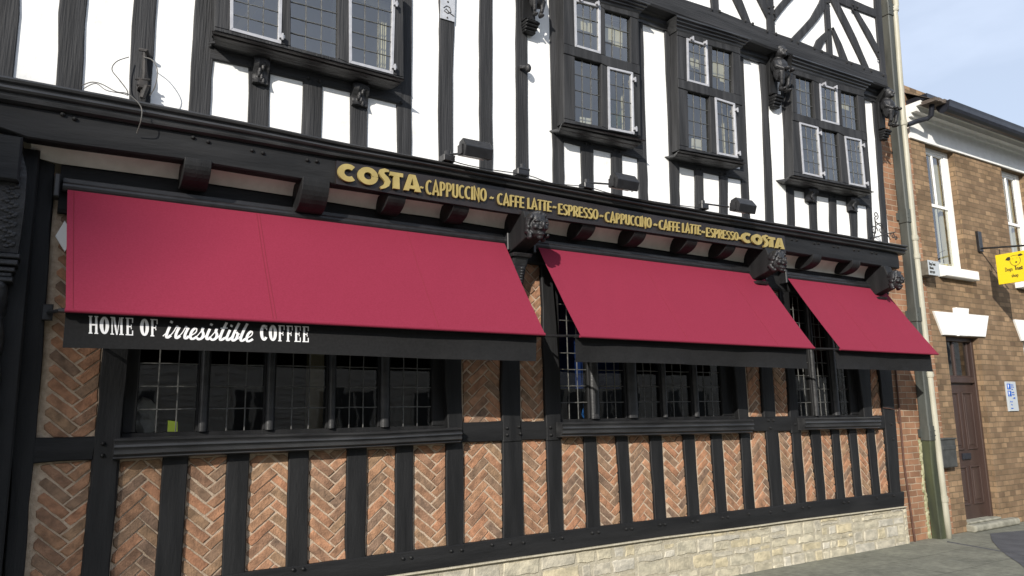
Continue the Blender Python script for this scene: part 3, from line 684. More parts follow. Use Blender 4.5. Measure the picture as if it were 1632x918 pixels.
# sills of the upper windows
SILL = [(.10, 0), (.22, .06), (.235, .16), (.225, .27), (.19, .33), (.185, .42), (.20, .50), (.195, .62), (.155, .70), (.145, .82), (.12, .9), (.10, 1)]
def usill(key, top, bot):
    mb = MB(); Yb = -.2
    zt = zl(top, Yb-.235); zb = zl(bot, Yb-.13)
    X0 = at(*top[0], Yb-.235)[0]; X1 = at(*top[-1], Yb-.235)[0]
    rings = []; n = 10
    for i in range(n+1):
        X = X0+(X1-X0)*i/n; a, b = zt(X), zb(X)
        rings.append([(X, Yb, a)]+[(X, Yb-p[0], a+(b-a)*p[1]) for p in SILL]+[(X, Yb, b)])
    # splayed returns : end rings drawn in by the depth of each step
    def end(X, s):
        a, b = zt(X), zb(X); r = [(X, Yb, a)]
        for p in SILL: r.append((X+s*(.235-p[0])*.4, Yb-p[0], a+(b-a)*p[1]))
        r.append((X+s*.12, Yb, b)); return r
    rings = [end(X0, 1)]+rings[1:-1]+[end(X1, -1)]
    mb.loft(rings); return mb.build('sill', 'mould', WOBJ[key])
usill('A', [(337, 47), (645, 127)], [(342, 68), (640, 143)])
usill('B', [(896, 195), (1030, 222)], [(902, 212), (1022, 238)])
usill('C', [(1082, 239), (1191, 259)], [(1086, 252), (1186, 271)])
usill('D', [(1261, 278.5), (1394, 304.5)], [(1267, 292), (1389, 316)])
# cornices above them and the wall plate under the gable beam
def cornice(key, top, bot):
    mb = MB(); Yb = -.2; pr = [(.235, 0), (.235, .15), (.21, .2), (.21, .38), (.185, .45), (.185, .62), (.165, .7), (.16, .85), (.15, 1)]
    zt = zl(top, Yb-.235); zb = zl(bot, Yb-.15)
    X0 = at(*bot[0], Yb-.15)[0]; X1 = at(*bot[-1], Yb-.15)[0]
    rings = []
    for i in range(7):
        s = -1 if i == 0 else (1 if i == 6 else 0); X = X0+(X1-X0)*i/6; a, b = zt(X), zb(X)
        r = [(X+s*.07, Yb, a)]+[(X+s*(p[0]-.15)*.8, Yb-p[0], a+(b-a)*p[1]) for p in pr]+[(X, Yb, b)]
        rings.append(r)
    mb.loft(rings); mb.build('cornice', 'mould', WOBJ[key])
cornice('B', [(898, -36), (1027, 2)], [(898, -10), (1020, 22)])
cornice('C', [(1078, 24), (1188, 58)], [(1078, 49), (1182, 77)])
cornice('D', [(1257, 85), (1387, 128)], [(1261, 110), (1378, 146)])
mb = MB()
pt = zl([(700, -105), (1020, -2), (1412, 139)], -.30); pb = zl([(700, -60), (1025.7, 35), (1059.7, 46), (1185, 90), (1210, 97), (1250, 110), (1377, 156), (1400, 163)], -.26)
mouldz(mb, pt, pb, -.2, [(.13, 0), (.13, .2), (.10, .28), (.10, .5), (.075, .58), (.075, .8), (.055, .88), (.05, 1)], -1.2, XR-.02, 20)
mb.build('wall_plate', 'mould', TB)

# ---- gable storey
GT = [(700, -138), (1094, 0), (1146, 17), (1198, 38), (1237, 53), (1274, 65.4), (1309, 80), (1353, 97), (1387, 108.5), (1406, 115)]
GB = [(700, -110), (1020, 2), (1110, 34), (1230, 78), (1413, 139)]
gb = zl(GB, YG); gt = zl(GT, YG)
mb = MB(); mouldz(mb, gt, gb, -.19, [(-YG-.19, 0), (-YG-.185, .08), (-YG-.187, .9), (-YG-.2, 1)], -1.2, XR, 40)
for px, py in [(1147, 18), (1135, 15), (1188, 33), (1200, 38), (1223, 50), (1237, 54), (1262, 64), (1272, 68), (1298, 77), (1310, 82), (1325, 89), (1331, 91), (1350, 99), (1357, 101), (1377, 109), (1389, 113), (1408, 120)]:
    x, z = at(px, py, YG-.01); mb.ell((x, YG-.004, z), (.014, .022, .02), n=8, m=6)
mb.build('gable_beam', 'oldh', TB)
mb = MB(); gm = lambda X: (gb(X)+gt(X))/2
mb.add([(-1.2, YPG, gm(-1.2)), (1.5, YPG, gm(1.5)), (4.5, YPG, gm(4.5)), (7, YPG, gm(7)), (XR-.05, YPG, gm(XR)), (XR-.05, YPG, 8.2), (-1.2, YPG, 8.2)], [(0, 1, 2, 3, 4, 5, 6)]); mb.build('gable_wall', 'plaster', TB)
def gt_(L, R, name='gable_brace', **k): stud(L, R, Y=YG, Yb=YPG+.01, name=name, amp=.004, **k)
gt_([(1133, -60), (1134, 0), (1135, 14)], [(1145, -60), (1146, 0), (1146.7, 18)], name='stud')
gt_([(1150, -50), (1170, 0), (1186, 33)], [(1163, -50), (1184, 0), (1198, 38)])
gt_([(1190, -45), (1208.7, 0), (1223, 28)], [(1203, -45), (1221, 0), (1225, 12)])
gt_([(1220, -60), (1222, 0), (1224.4, 48)], [(1231, -60), (1233, 0), (1236.7, 53)], name='stud', pegs=[(1226, 12), (1233, 11), (1226, 20), (1234, 22), (1235, 31)])
gt_([(1285, -42), (1248, 0), (1235, 16)], [(1300, -40), (1262, 0), (1236, 32)])
gt_([(1320, -40), (1309, 0), (1291, 31), (1260, 63)], [(1338, -40), (1323.7, 1), (1305, 31), (1273.5, 67)], pegs=[(1319, 4), (1323, 3)])
gt_([(1315, 8), (1317, 45), (1320, 87)], [(1322.6, 5), (1325.5, 45), (1328.4, 90)], name='stud')
gt_([(1318, 49), (1303, 63), (1297, 78)], [(1322, 59), (1314, 68), (1308.5, 81)])
gt_([(1326.5, 48), (1333, 68), (1340.7, 93)], [(1330, 45), (1342, 70), (1353, 98)], pegs=[(1321, 46), (1328, 45)])
gt_([(1310, -30), (1325, 0), (1352, 55), (1377, 107)], [(1322, -30), (1335.5, 0), (1362, 52), (1387, 110)])
gt_([(1330, -12), (1364, 1), (1395.6, 14)], [(1325, -3), (1338, 5), (1397, 27.5)], name='gable_rail', pegs=[(1360, 8), (1367, 11), (1359, 15)])
gt_([(1360, 16), (1379, 52), (1401, 92)], [(1369, 19), (1389, 52), (1402.5, 78)], pegs=[(1400, 82), (1401, 94)])
gt_([(1392, -40), (1395, 10), (1405, 117)], [(1402, -40), (1405, 10), (1413, 120)], name='corner_post')
# roof above the gable storey, out of the frame
mb = MB(); mb.add([(-1.4, -.6, 8.1), (XR+.2, -.6, 8.1), (XR+.2, 4.5, 11), (-1.4, 4.5, 11), (-1.4, -.6, 8.2), (XR+.2, -.6, 8.2), (XR+.2, 4.5, 11.1), (-1.4, 4.5, 11.1)], [(0, 1, 2, 3), (4, 5, 6, 7), (0, 1, 5, 4), (1, 2, 6, 5), (2, 3, 7, 6), (3, 0, 4, 7)]); mb.build('roof', 'slate', TB)

# ---- ground floor windows
def low_window(spans, z0, z1, Y=.02):
    cells = [[([(a, z1), (b, z1), (b, z0), (a, z0)], 'f', 3, nr) for (a, b, nr) in spans]]
    return cells
def gx(px, py=680, Y=.02): return at(px, py, Y)[0]
GW = []
def gwin(pxs, x_out, ybot, nrows=8):
    z0 = at((pxs[0][0]+pxs[0][1])/2, ybot, .02)[1]; z1 = 2.9
    sp = [(gx(a), gx(b), nrows) for a, b in pxs]
    o = (gx(x_out[0]), gx(x_out[1]))
    f = window(low_window(sp, z0, z1), [(o[0], z1+.06), (o[1], z1+.06), (o[1], z0-.04), (o[0], z0-.04)], .02, .10, .03, leadm='leadlow', glassm='glasslow', framem='newv', lw=.0045)
    # rounded mullion noses
    mb = MB()
    for i in range(len(sp)-1):
        c = (sp[i][1]+sp[i+1][0])/2; w_ = max(.012, (sp[i+1][0]-sp[i][1])*.36)
        rr = [(c+math.cos(t)*w_, .018-math.sin(t)*.03) for t in [math.pi*k/8 for k in range(9)]]
        mb.loft([[(x, y, z) for x, y in rr] for z in (z0, z1)])
    mb.build('mullion', 'mould', f)
    GW.append((o[0], o[1], z0, z1)); return f
g1 = gwin([(217, 312), (332, 419), (438, 519.5), (535, 602.5), (622, 689)], (194, 714), 689, 9)
g2 = gwin([(896, 940), (958, 999), (1020, 1056), (1065, 1106), (1116, 1154)], (891, 1183), 668, 9)
g3 = gwin([(1274, 1299), (1306, 1330), (1341, 1359)], (1268, 1380), 663, 9)
GS = [(.02, 0), (.10, .03), (.115, .12), (.105, .2), (.10, .26), (.115, .32), (.118, .42), (.105, .5), (.10, .56), (.11, .62), (.11, .74), (.095, .8), (.085, .86), (.09, .93), (.06, 1)]
def gsill(win, top, bot):
    mb = MB(); moulding(mb, top, bot, -.035, GS, n=30); mb.build('sill', 'mould', win)
gsill(g1, [(181, 698), (320, 694), (520, 690), (600, 688), (728, 681)], [(183, 733), (320, 726), (520, 717), (600, 713), (728, 706)])
gsill(g2, [(887, 673), (1040, 670.5), (1190, 668)], [(887, 697), (1040, 694), (1190, 690.5)])
gsill(g3, [(1272, 666), (1392, 664)], [(1272, 686), (1392, 683)])

# ---- rooms behind the windows
def room(name, x0, x1, y0, y1, z0, z1, m):
    mb = MB(); mb.add([(x0, y0, z0), (x1, y0, z0), (x1, y1, z0), (x0, y1, z0), (x0, y0, z1), (x1, y0, z1), (x1, y1, z1), (x0, y1, z1)],
        [(0, 1, 2, 3), (4, 5, 6, 7), (1, 2, 6, 5), (2, 3, 7, 6), (3, 0, 4, 7)]); return mb.build(name, m, TB)
room('interior_wall', -1.1, XR-.1, -.18, 1.9, 3.75, 6.3, 'room')
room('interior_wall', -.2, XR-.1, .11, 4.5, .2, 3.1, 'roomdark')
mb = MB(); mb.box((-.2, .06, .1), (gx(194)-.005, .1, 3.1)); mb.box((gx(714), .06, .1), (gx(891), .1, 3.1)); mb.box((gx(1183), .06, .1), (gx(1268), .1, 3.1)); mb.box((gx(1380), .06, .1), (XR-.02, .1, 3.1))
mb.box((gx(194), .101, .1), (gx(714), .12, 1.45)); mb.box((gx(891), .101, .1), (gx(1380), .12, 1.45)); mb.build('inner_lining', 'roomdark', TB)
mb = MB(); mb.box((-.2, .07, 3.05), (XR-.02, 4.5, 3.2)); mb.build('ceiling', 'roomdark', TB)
mb = MB(); mb.box((-.2, 4.6, 0), (XR, 4.8, 8.2)); mb.box((XR-.09, .06, 0), (XR-.01, 4.6, 8.2)); mb.box((-1.3, -.3, 0), (-1.21, 4.6, 8.2)); mb.build('rear_wall', 'stripbrick', TB)
mb = MB(); mb.box((gx(885), .5, 1.85), (gx(1056), .52, 3.0)); mb.build('blue_screen', 'navy', TB)
# cream wall piece seen through the third light, and the door frame inside
mb = MB(); a = at3(488, 600, 1.0); b = at3(512, 600, 1.0); mb.box((a.x, .9, .3), (b.x, 1.0, 3.0)); mb.build('inner_pillar', 'room', TB)

# ---- stone plinth
PL = MB(); ps = MB(); yS = -.05; zs_top = zl(sb, -.05)
PB = MB(); PB.loft([[(X, .05, -.05), (X, yS+.012, -.05), (X, yS+.010, zs_top(X)-.012), (X, .05, zs_top(X)-.012)] for X in [-.4+i*.3 for i in range(32)]+[XR+.05]])
pl = PB.build('plinth', 'smortar', TB)
# random coursed rubble: bays of different length, each with courses of its own
x = -.45
def stone(x, x2, a, b):
    j = .0095; n_ = lambda: jit(.009)
    if x2-x < .03 or b-a < .022: return
    ps_ = [(x+j+n_(), a+j), (x+(x2-x)*.5, a+j+n_()), (x2-j+n_(), a+j+n_()*.5), (x2-j+n_(), (a+b)/2), (x2-j+n_(), b-j+n_()*.5), (x+(x2-x)*.45, b-j+n_()*.6), (x+j+n_(), b-j), (x+j, (a+b)/2+n_())]
    block(ps, ps_, yS+.004+jit(.005), .0, c=.012, wob=.006, tilt=.003)
while x < XR+.04:
    bay = random.uniform(.5, 1.1); xe = min(x+bay, XR+.06); z = -.03+jit(.01); zt_ = zs_top((x+xe)/2)-.02
    while z < zt_-.025:
        h = random.choice([.055, .08, .09, .11, .125, .14]); zb_ = min(z+h, zt_)
        if zt_-zb_ < .035: zb_ = zt_
        xx = x
        while xx < xe-.001:
            wd = random.uniform(.11, .42); x2 = xx+wd if xe-xx-wd > .07 else xe
            if h > .1 and random.random() < .3:
                m_ = z+(zb_-z)*random.uniform(.4, .6); stone(xx, x2, z, m_); stone(xx, x2, m_, zb_)
            else: stone(xx, x2, z, zb_)
            xx = x2
        z = zb_
    x = xe
ps.build('stonework', 'stone', pl)
mb = MB(); mouldz(mb, zl(sb, -.06), lambda X: zl(sb, -.06)(X)-.02, .0, [(.07, 0), (.075, .5), (.06, 1)], -.3, XR+.02, 40); mb.build('mortar_ledge', 'smortar', TB)

# ---- carved brackets
def joist_end(px_r, width=.15, y_out=-.315, drop=.15, nm='joist_end'):
    """scroll shaped joist end: px_r = right front lower pixel"""
    X1 = at(px_r[0], px_r[1], -.26)[0]; X0 = X1-width; zf = fb(X0+.07)+.02
    prof = [(-.04, zf), (y_out, zf)]+[(-.12-(-y_out-.12)*math.cos(t), zf-.025-(drop-.025)*math.sin(t)) for t in [math.pi/2*k/9 for k in range(10)]]+[(-.10, zf-drop*.98), (-.085, zf-drop*.9), (-.04, zf-drop*.86)]
    mb = MB(); mb.loft([[(X, p[0], p[1]) for p in prof] for X in (X0, X0+.004, X1-.004, X1)])
    return mb.build(nm, 'newv', TB, bevel=.005)
for p, wd, dr in [((334, 285), .17, .17), ((521, 330), .2, .22), ((643, 333), .15, .15), ((744, 348), .15, .15), ((945, 378), .15, .15), ((1025.5, 390), .15, .15), ((1107.5, 402), .15, .15), ((1168, 410), .15, .15), ((1304, 426), .15, .14), ((1366, 434), .15, .14)]:
    joist_end(p, wd, drop=dr)
def grotesque(pxc, Yc, s):
    """open mouthed carved head on a swept bracket with a tapering console below"""
    c = at3(pxc[0], pxc[1], Yc); X = c.x
    mb = MB()
    mb.ell(c, (.085*s, .09*s, .11*s)); mb.ell(c+Vector((0, .02, .06))*s, (.10*s, .10*s, .075*s))
    mb.ell(c+Vector((-.038, -.075, .03))*s, (.034*s, .028*s, .014*s)); mb.ell(c+Vector((.038, -.075, .03))*s, (.034*s, .028*s, .014*s))
    mb.ell(c+Vector((0, -.1, -.005))*s, (.018*s, .03*s, .035*s)); mb.ell(c+Vector((-.05, -.065, -.02))*s, (.03*s, .03*s, .028*s)); mb.ell(c+Vector((.05, -.065, -.02))*s, (.03*s, .03*s, .028*s))
    mb.ell(c+Vector((0, -.085, -.04))*s, (.036*s, .02*s, .01*s)); mb.ell(c+Vector((0, -.07, -.085))*s, (.036*s, .028*s, .016*s)); mb.ell(c+Vector((0, -.05, -.11))*s, (.03*s, .03*s, .022*s))
    mb.ell(c+Vector((-.03, -.083, .008))*s, (.012*s, .012*s, .008*s)); mb.ell(c+Vector((.03, -.083, .008))*s, (.012*s, .012*s, .008*s))
    for k in range(16):
        t = math.pi*(k/15); mb.ell(c+Vector((math.cos(t)*.095, -.02+jit(.02), .02+math.sin(t)*.1))*s, (.02*s, .035*s, .02*s))
    for k in range(6): mb.ell(c+Vector((-.09+jit(.01), .01+jit(.03), .04-k*.03))*s, (.02*s, .035*s, .022*s)); mb.ell(c+Vector((.09+jit(.01), .01+jit(.03), .04-k*.03))*s, (.02*s, .035*s, .022*s))
    h = mb.build('carved_head', 'carve', TB, remesh=.006)
    mb = MB(); zf = fb(X)+.03; w_ = .085*s
    zw = c.z-.17*s
    prof = [(-.05, zf), (-.29, zf-.0), (-.31, zf-.035), (Yc+.08, zf-.03), (Yc+.03, c.z+.04), (Yc+.02, c.z-.03), (Yc+.05, c.z-.10*s), (Yc+.12, c.z-.125*s), (-.16, zw-.005), (-.05, zw-.03)]
    mb.loft([[(x, p[0], p[1]) for p in prof] for x in (X-w_, X-w_+.01, X+w_-.01, X+w_)]); mb.build('bracket', 'newv', TB, bevel=.012)
    mb = MB(); z0 = c.z-.2*s
    for (za, zb_, wa, wb, ya, yb_) in ((z0, z0-.03, .105, .10, -.24, -.22), (z0-.03, z0-.10, .08, .085, -.20, -.17), (z0-.10, z0-.5, .075, .05, -.17, -.075)):
        mb.loft([[(X-w1*s, -.04, zz), (X-w1*s, yy, zz), (X-w1*s*.7, yy-.01, zz), (X+w1*s*.7, yy-.01, zz), (X+w1*s, yy, zz), (X+w1*s, -.04, zz)] for zz, w1, yy in ((za, wa, ya), (zb_, wb, yb_))])
    for k in range(16):
        zz = z0-.12-k*.023; mb.ell((X-.055*s+jit(.004), -.172+(k*.0056), zz), (.017, .014, .014), n=6, m=4); mb.ell((X+.03*s+jit(.004), -.178+(k*.0056), zz), (.02, .014, .013), n=6, m=4)
    mb.build('console', 'carve', TB, bevel=.004)
grotesque((855, 361), -.45, .93)
grotesque((1239, 417), -.44, .88)
grotesque((1427, 447), -.41, .88)
def small_corbel(x0, x1, yt, yb):
    a = at(x0, yt, YU-.06); b = at(x1, yb, YU-.04); X0, X1, z1, z0 = a[0], b[0], a[1], b[1]; h = z1-z0
    n = 24; rings = []
    for k in range(n+1):
        t = k/n; z = z1-h*t
        d = .05*(1-.45*t)+.018*math.sin(t*math.pi*2.2)-(.05 if t > .96 else 0)
        rings.append([(X0, YU+.01, z), (X0, YU-d, z), (X0+(X1-X0)*.3, YU-d-.012, z), (X0+(X1-X0)*.7, YU-d-.012*math.cos(t*9), z), (X1, YU-d, z), (X1, YU+.01, z)])
    mb = MB(); mb.loft(rings)
    for k in range(7): mb.ell(((X0+X1)/2+math.sin(k*1.3)*.018, YU-.055+.004*k, z1-h*(.12+k*.12)), (.015, .014, .028), n=8, m=6)
    mb.build('corbel', 'carve', TB)
small_corbel(406, 428, 88, 136); small_corbel(564.5, 587, 130, 171)
small_corbel(1289, 1304, 298, 323); small_corbel(1356, 1369, 313, 338)
def figure(top, bot, Yc, s=1.0):
    """crouching carved figure on a stepped bracket"""
    a = at3(top[0], top[1], YU-.02); b = at3(bot[0], bot[1], YU-.02); X = (a.x+b.x)/2; H = a.z-b.z
    mb = MB(); w_ = .07*s
    mb.loft([[(X-w_, YU+.01, z), (X-w_, y, z), (X+w_, y, z), (X+w_, YU+.01, z)] for z, y in ((a.z, YG+.02), (a.z-.12*H, YG+.02), (a.z-.3*H, YU-.05), (b.z+.2*H, YU-.03), (b.z+.16*H, YU-.09))])
    for k in range(4):
        z = b.z+.14*H-k*.045*H; mb.cbox((X-w_*(1-.06*k), YU-.11+.018*k, z-.05*H), (X+w_*(1-.06*k), YU+.01, z+.0*H-.003), .008)
    mb.build('bracket', 'newv', TB, bevel=.008)
    m2 = MB(); c = Vector((X+.02, YU-.12, a.z-.16*H)); q = H/.75
    def E_(d, r): m2.ell(c+Vector((d[0]*1.2, d[1]*1.25, d[2]))*q, [r[0]*1.3*q, r[1]*1.35*q, r[2]*1.08*q])
    E_((0, -.02, 0), (.055, .06, .07)); E_((0, 0, .045), (.062, .066, .04)); E_((0, -.08, -.01), (.012, .02, .02)); E_((-.02, -.07, .012), (.018, .012, .008)); E_((.02, -.07, .012), (.018, .012, .008)); E_((0, -.062, -.045), (.03, .02, .022))
    E_((0, .02, -.09), (.05, .05, .05)); E_((0, .01, -.17), (.085, .075, .10)); E_((0, -.01, -.27), (.075, .075, .09))
    for sg in (-1, 1):
        m2.tube([c+Vector(v)*q for v in ((sg*.08, .01, -.12), (sg*.105, -.03, -.2), (sg*.05, -.10, -.25))], [.03*q, .027*q, .022*q]); E_((sg*.04, -.11, -.255), (.025, .025, .022))
        m2.tube([c+Vector(v)*q for v in ((sg*.045, .01, -.33), (sg*.07, -.08, -.30), (sg*.055, -.05, -.42), (sg*.04, 0, -.47))], [.042*q, .038*q, .028*q, .02*q]); E_((sg*.04, -.04, -.485), (.025, .045, .018))
    m2.build('carved_figure', 'carve', TB, remesh=.007)
figure((841, -32), (842, 50), -.38, 1.0)
figure((1228, 76), (1233, 168), -.38, 1.0)
figure((1400, 143), (1407, 220), -.38, .95)

# ---- carved doorway pilaster at the left edge
Xp = at(-12, 500, -.2)[0]
mb = MB()
mb.cbox((Xp-.28, -.12, .05), (Xp+.16, .05, 3.3), .01); mb.build('doorway_post', 'newv', TB)
mb = MB(); zc = at(10, 410, -.2)[1]; rings = []
n = 90
for k in range(n+1):
    z = .1+(zc-.15-.1)*k/n; ring = []
    for j in range(18):
        t = 2*math.pi*j/18; r = .06+.010*math.cos(3*(t+z*9)); ring.append((Xp+.0+math.cos(t)*r, -.16+math.sin(t)*r, z))
    rings.append(ring)
mb.loft(rings); mb.build('twisted_column', 'carve', TB, smooth=True)
mb = MB()
for (dz, r, h) in ((-.15, .095, .03), (-.12, .085, .03), (-.09, .10, .03), (-.05, .115, .035), (-.01, .125, .03)):
    mb.cbox((Xp+.01-r*.8, -.15-r*.8, zc+dz), (Xp+.01+r*.8, -.05, zc+dz+h-.002), .006)
mb.build('capital', 'carve', TB)
mb = MB(); rings = []
for k in range(25):
    t = k/24; z = zc+.03+t*.62; wd = .066+.012*math.sin(t*3); yf = -.20-.06*math.sin(t*1.9)
    if t > .8: wd -= (t-.8)*.15
    rings.append([(Xp+.03-wd, -.05, z), (Xp+.03-wd, yf, z), (Xp+.03+wd, yf, z), (Xp+.03+wd, -.05, z)])
mb.loft(rings)
for k in range(60):
    t = .06+k/60*.8; z = zc+.03+t*.62; yf = -.20-.06*math.sin(t*1.9)
    mb.ell((Xp+.035+math.sin(k*.9)*.032, yf-.001, z), (.017, .008, .012), n=7, m=5)
mb.build('console', 'carve', TB)
mb = MB(); zt0 = at(60, 232, -.15)[1]
mb.cbox((-1.2, -.32, fb(0)-.28), (at(36, 230, -.3)[0], .05, fb(0)-.002), .012); mb.build('doorway_head', 'newh', TB)
mb = MB(); mb.cbox((at(14, 500, -.12)[0], -.085, .05), (at(38, 500, -.08)[0], .05, fb(0)-.28), .012); mb.build('doorway_post', 'newv', TB)

# ---- party wall strip of orange brick, at the right end
mb = MB(); xr_ = at(1440, 131, .0)[0]
mb.box((XR-.01, .0, -.05), (xr_, .3, 8.2)); mb.build('party_wall', 'stripbrick', TB)

M['lichen'] = mat('pale lichen covered mortar', (.20, .20, .10), (.42, .40, .26), 18, (1, 1, 1), .95, .8, 60)
mb = MB(); pz_ = zl([(1464, 700), (1468, 740), (1476, 800), (1484, 866)], 0); zq = at(1466, 700, 0)[1]
fx_ = interp([(at(p[0], p[1], 0)[1], at(p[0], p[1], 0)[0]) for p in ((1465, 700), (1469, 740), (1475, 800), (1482, 862))])
for k in range(46):
    z = zq*k/46; x = fx_(z)+jit(.015); mb.ell((x, -.002, z), (random.uniform(.02, .045), .014, random.uniform(.02, .04)), n=7, m=5)
mb.build('mortar_fillet', 'lichen', TB)
q = [at3(*p, -.06) for p in ((88, 377), (103, 352), (118, 377), (103, 402))]
mb = MB(); mb.slab([(v.x, v.z) for v in q], -.075, -.06, .002); mb.slab([(v.x*.6+(q[0].x+q[2].x)/2*.4, v.z*.6+(q[0].z+q[2].z)/2*.4) for v in q], -.0595, -.0, .002)
tag(mb.build('wall_notice', 'pale'), 'white diamond shaped plate on the brick, half hidden behind the longest awning', 'notice')
# ================================================================== awnings
XB = [(0.045, 3.30), (3.65, 6.60), (7.03, 8.87)]
AW = []
awl = ['longest crimson awning, with white lettering on its black valance', 'crimson awning in the middle of the three, between two carved heads', 'shortest crimson awning, nearest the cream downpipe']
def awning(i, x0, x1):
    t = thing('awning', awl[i], 'awning', ((x0+x1)/2, -.06, 3.09), 'crimson awnings over the shop windows')
    zt_, zf_, yt, yf = 3.075, 2.225, -.115, -.70; fx = .035 if i == 0 else 0
    mb = MB(); nu, nv = 80, 24; vs = []
    for v in range(nv+1):
        for u in range(nu+1):
            a, b = u/nu, v/nv
            sag = -.012*math.sin(math.pi*b)*(1+.3*math.sin(a*9)) + (noise.noise(Vector((a*5, b*3, i*9)))*.010+noise.noise(Vector((a*22+b*4, b*2.5, i*9)))*.004)*math.sin(math.pi*min(1, b*1.1+.02))
            vs.append((x0+fx*b+(x1-x0-fx*b)*a, yt+(yf-yt)*b, zt_+(zf_-zt_)*b+sag))
    fs = [(v*(nu+1)+u, v*(nu+1)+u+1, (v+1)*(nu+1)+u+1, (v+1)*(nu+1)+u) for v in range(nv) for u in range(nu)]
    mb.add(vs, fs); o = mb.build('canopy', 'crimson', t, smooth=True)
    sd = o.modifiers.new('t', 'SOLIDIFY'); sd.thickness = .003; sd.offset = 0; es = o.modifiers.new('e', 'EDGE_SPLIT'); es.split_angle = R_(40)
    # stitched seams lie on the cloth
    sm = MB()
    def seam(X):
        pts = []; Xa = X
        for v in range(nv+1):
            b = v/nv; a = (X-x0)/(x1-x0)
            sag = -.012*math.sin(math.pi*b)*(1+.3*math.sin(a*9)) + (noise.noise(Vector((a*5, b*3, i*9)))*.010+noise.noise(Vector((a*22+b*4, b*2.5, i*9)))*.004)*math.sin(math.pi*min(1, b*1.1+.02))
            pts.append((X+(fx*b if X < x0+.1 else 0), yt+(yf-yt)*b-.0016, zt_+(zf_-zt_)*b+sag+.0018))
        sm.tube(pts, .0018, 4)
    L_ = x1-x0
    for X in ([x0+.035, x0+1.17, x0+1.19, x0+2.34] if i == 0 else [x0+1.2, x0+2.4] if i == 1 else [x0+.65]):
        sm = MB(); seam(X); sm.build('seam', 'seam', o)
    mb = MB(); mb.tube([(x0-.03, yt+.012, zt_+.012), (x1+.02, yt+.012, zt_+.012)], .032, 14); mb.box((x0-.03, -.112, zt_+.0), (x1+.02, -.062, zt_+.07)); mb.build('roller_tube', 'metalblk', t, bevel=.004)
    for X in (x0-.055, x1+.03):
        mb = MB(); mb.cbox((X-.02, -.16, zt_-.07), (X+.012, -.055, zt_+.08), .006); mb.build('end_bracket', 'metalblk', t)
    mb = MB(); mb.tube([(x0+fx-.004, yf+.004, zf_-.006), (x1+.004, yf+.004, zf_-.006)], .012, 12); mb.build('front_bar', 'crimson', t)
    # folding arms from the wall to the front bar
    for sg, X in ((1, x0+.08), (-1, x1-.08)):
        mb = MB(); w0 = Vector((X-.13*sg, -.07, 2.28)); f1 = Vector((X-.05*sg, yf+.03, zf_+.0))
        mb.tube([w0, f1], .011, 8); mb.cbox((w0.x-.03, -.1, w0.z-.05), (w0.x+.03, -.046, w0.z+.05), .005); mb.build('arm', 'metalblk', t)
    # valance
    mb = MB(); nu, nv = 60, 6; vs = []; yv = yf+.075; ztv = zf_-.008; zbv = ztv-.20
    for v in range(nv+1):
        for u in range(nu+1):
            a, b = u/nu, v/nv
            wv = b*(1 if i else max(0, min(1, (a-.42)*5)))*(.016*math.sin(a*L_*3.7+i*2)+.030*noise.noise(Vector((a*L_*2.3, i*5, 0)))+.012*noise.noise(Vector((a*L_*8, i*5, b*2))))
            vs.append((x0+fx+.002+(L_-.03-fx)*a-.012*b*(1 if a > .9 else 0), yv+wv, ztv+(zbv-ztv)*b+.006*math.sin(a*L_*1.7)*b))
    fs = [(v*(nu+1)+u, v*(nu+1)+u+1, (v+1)*(nu+1)+u+1, (v+1)*(nu+1)+u) for v in range(nv) for u in range(nu)]
    mb.add(vs, fs); va = mb.build('valance', 'valance', t, smooth=True); sd = va.modifiers.new('t', 'SOLIDIFY'); sd.thickness = .002; sd.offset = 1; es = va.modifiers.new('e', 'EDGE_SPLIT'); es.split_angle = R_(40)
    mb = MB(); mb.box((x0, yf+.015, ztv-.004), (x1, yv+.01, ztv+.012)); mb.build('valance_rail', 'metalblk', t)
    return t, va, yv, ztv, zbv
AWO = [awning(i, a, b) for i, (a, b) in enumerate(XB)]

# ================================================================== lettering
def arc(cx, cy, rx, ry, a0, a1, n=14):
    return [(cx+rx*math.cos(R_(a0+(a1-a0)*i/n)), cy+ry*math.sin(R_(a0+(a1-a0)*i/n))) for i in range(n+1)]
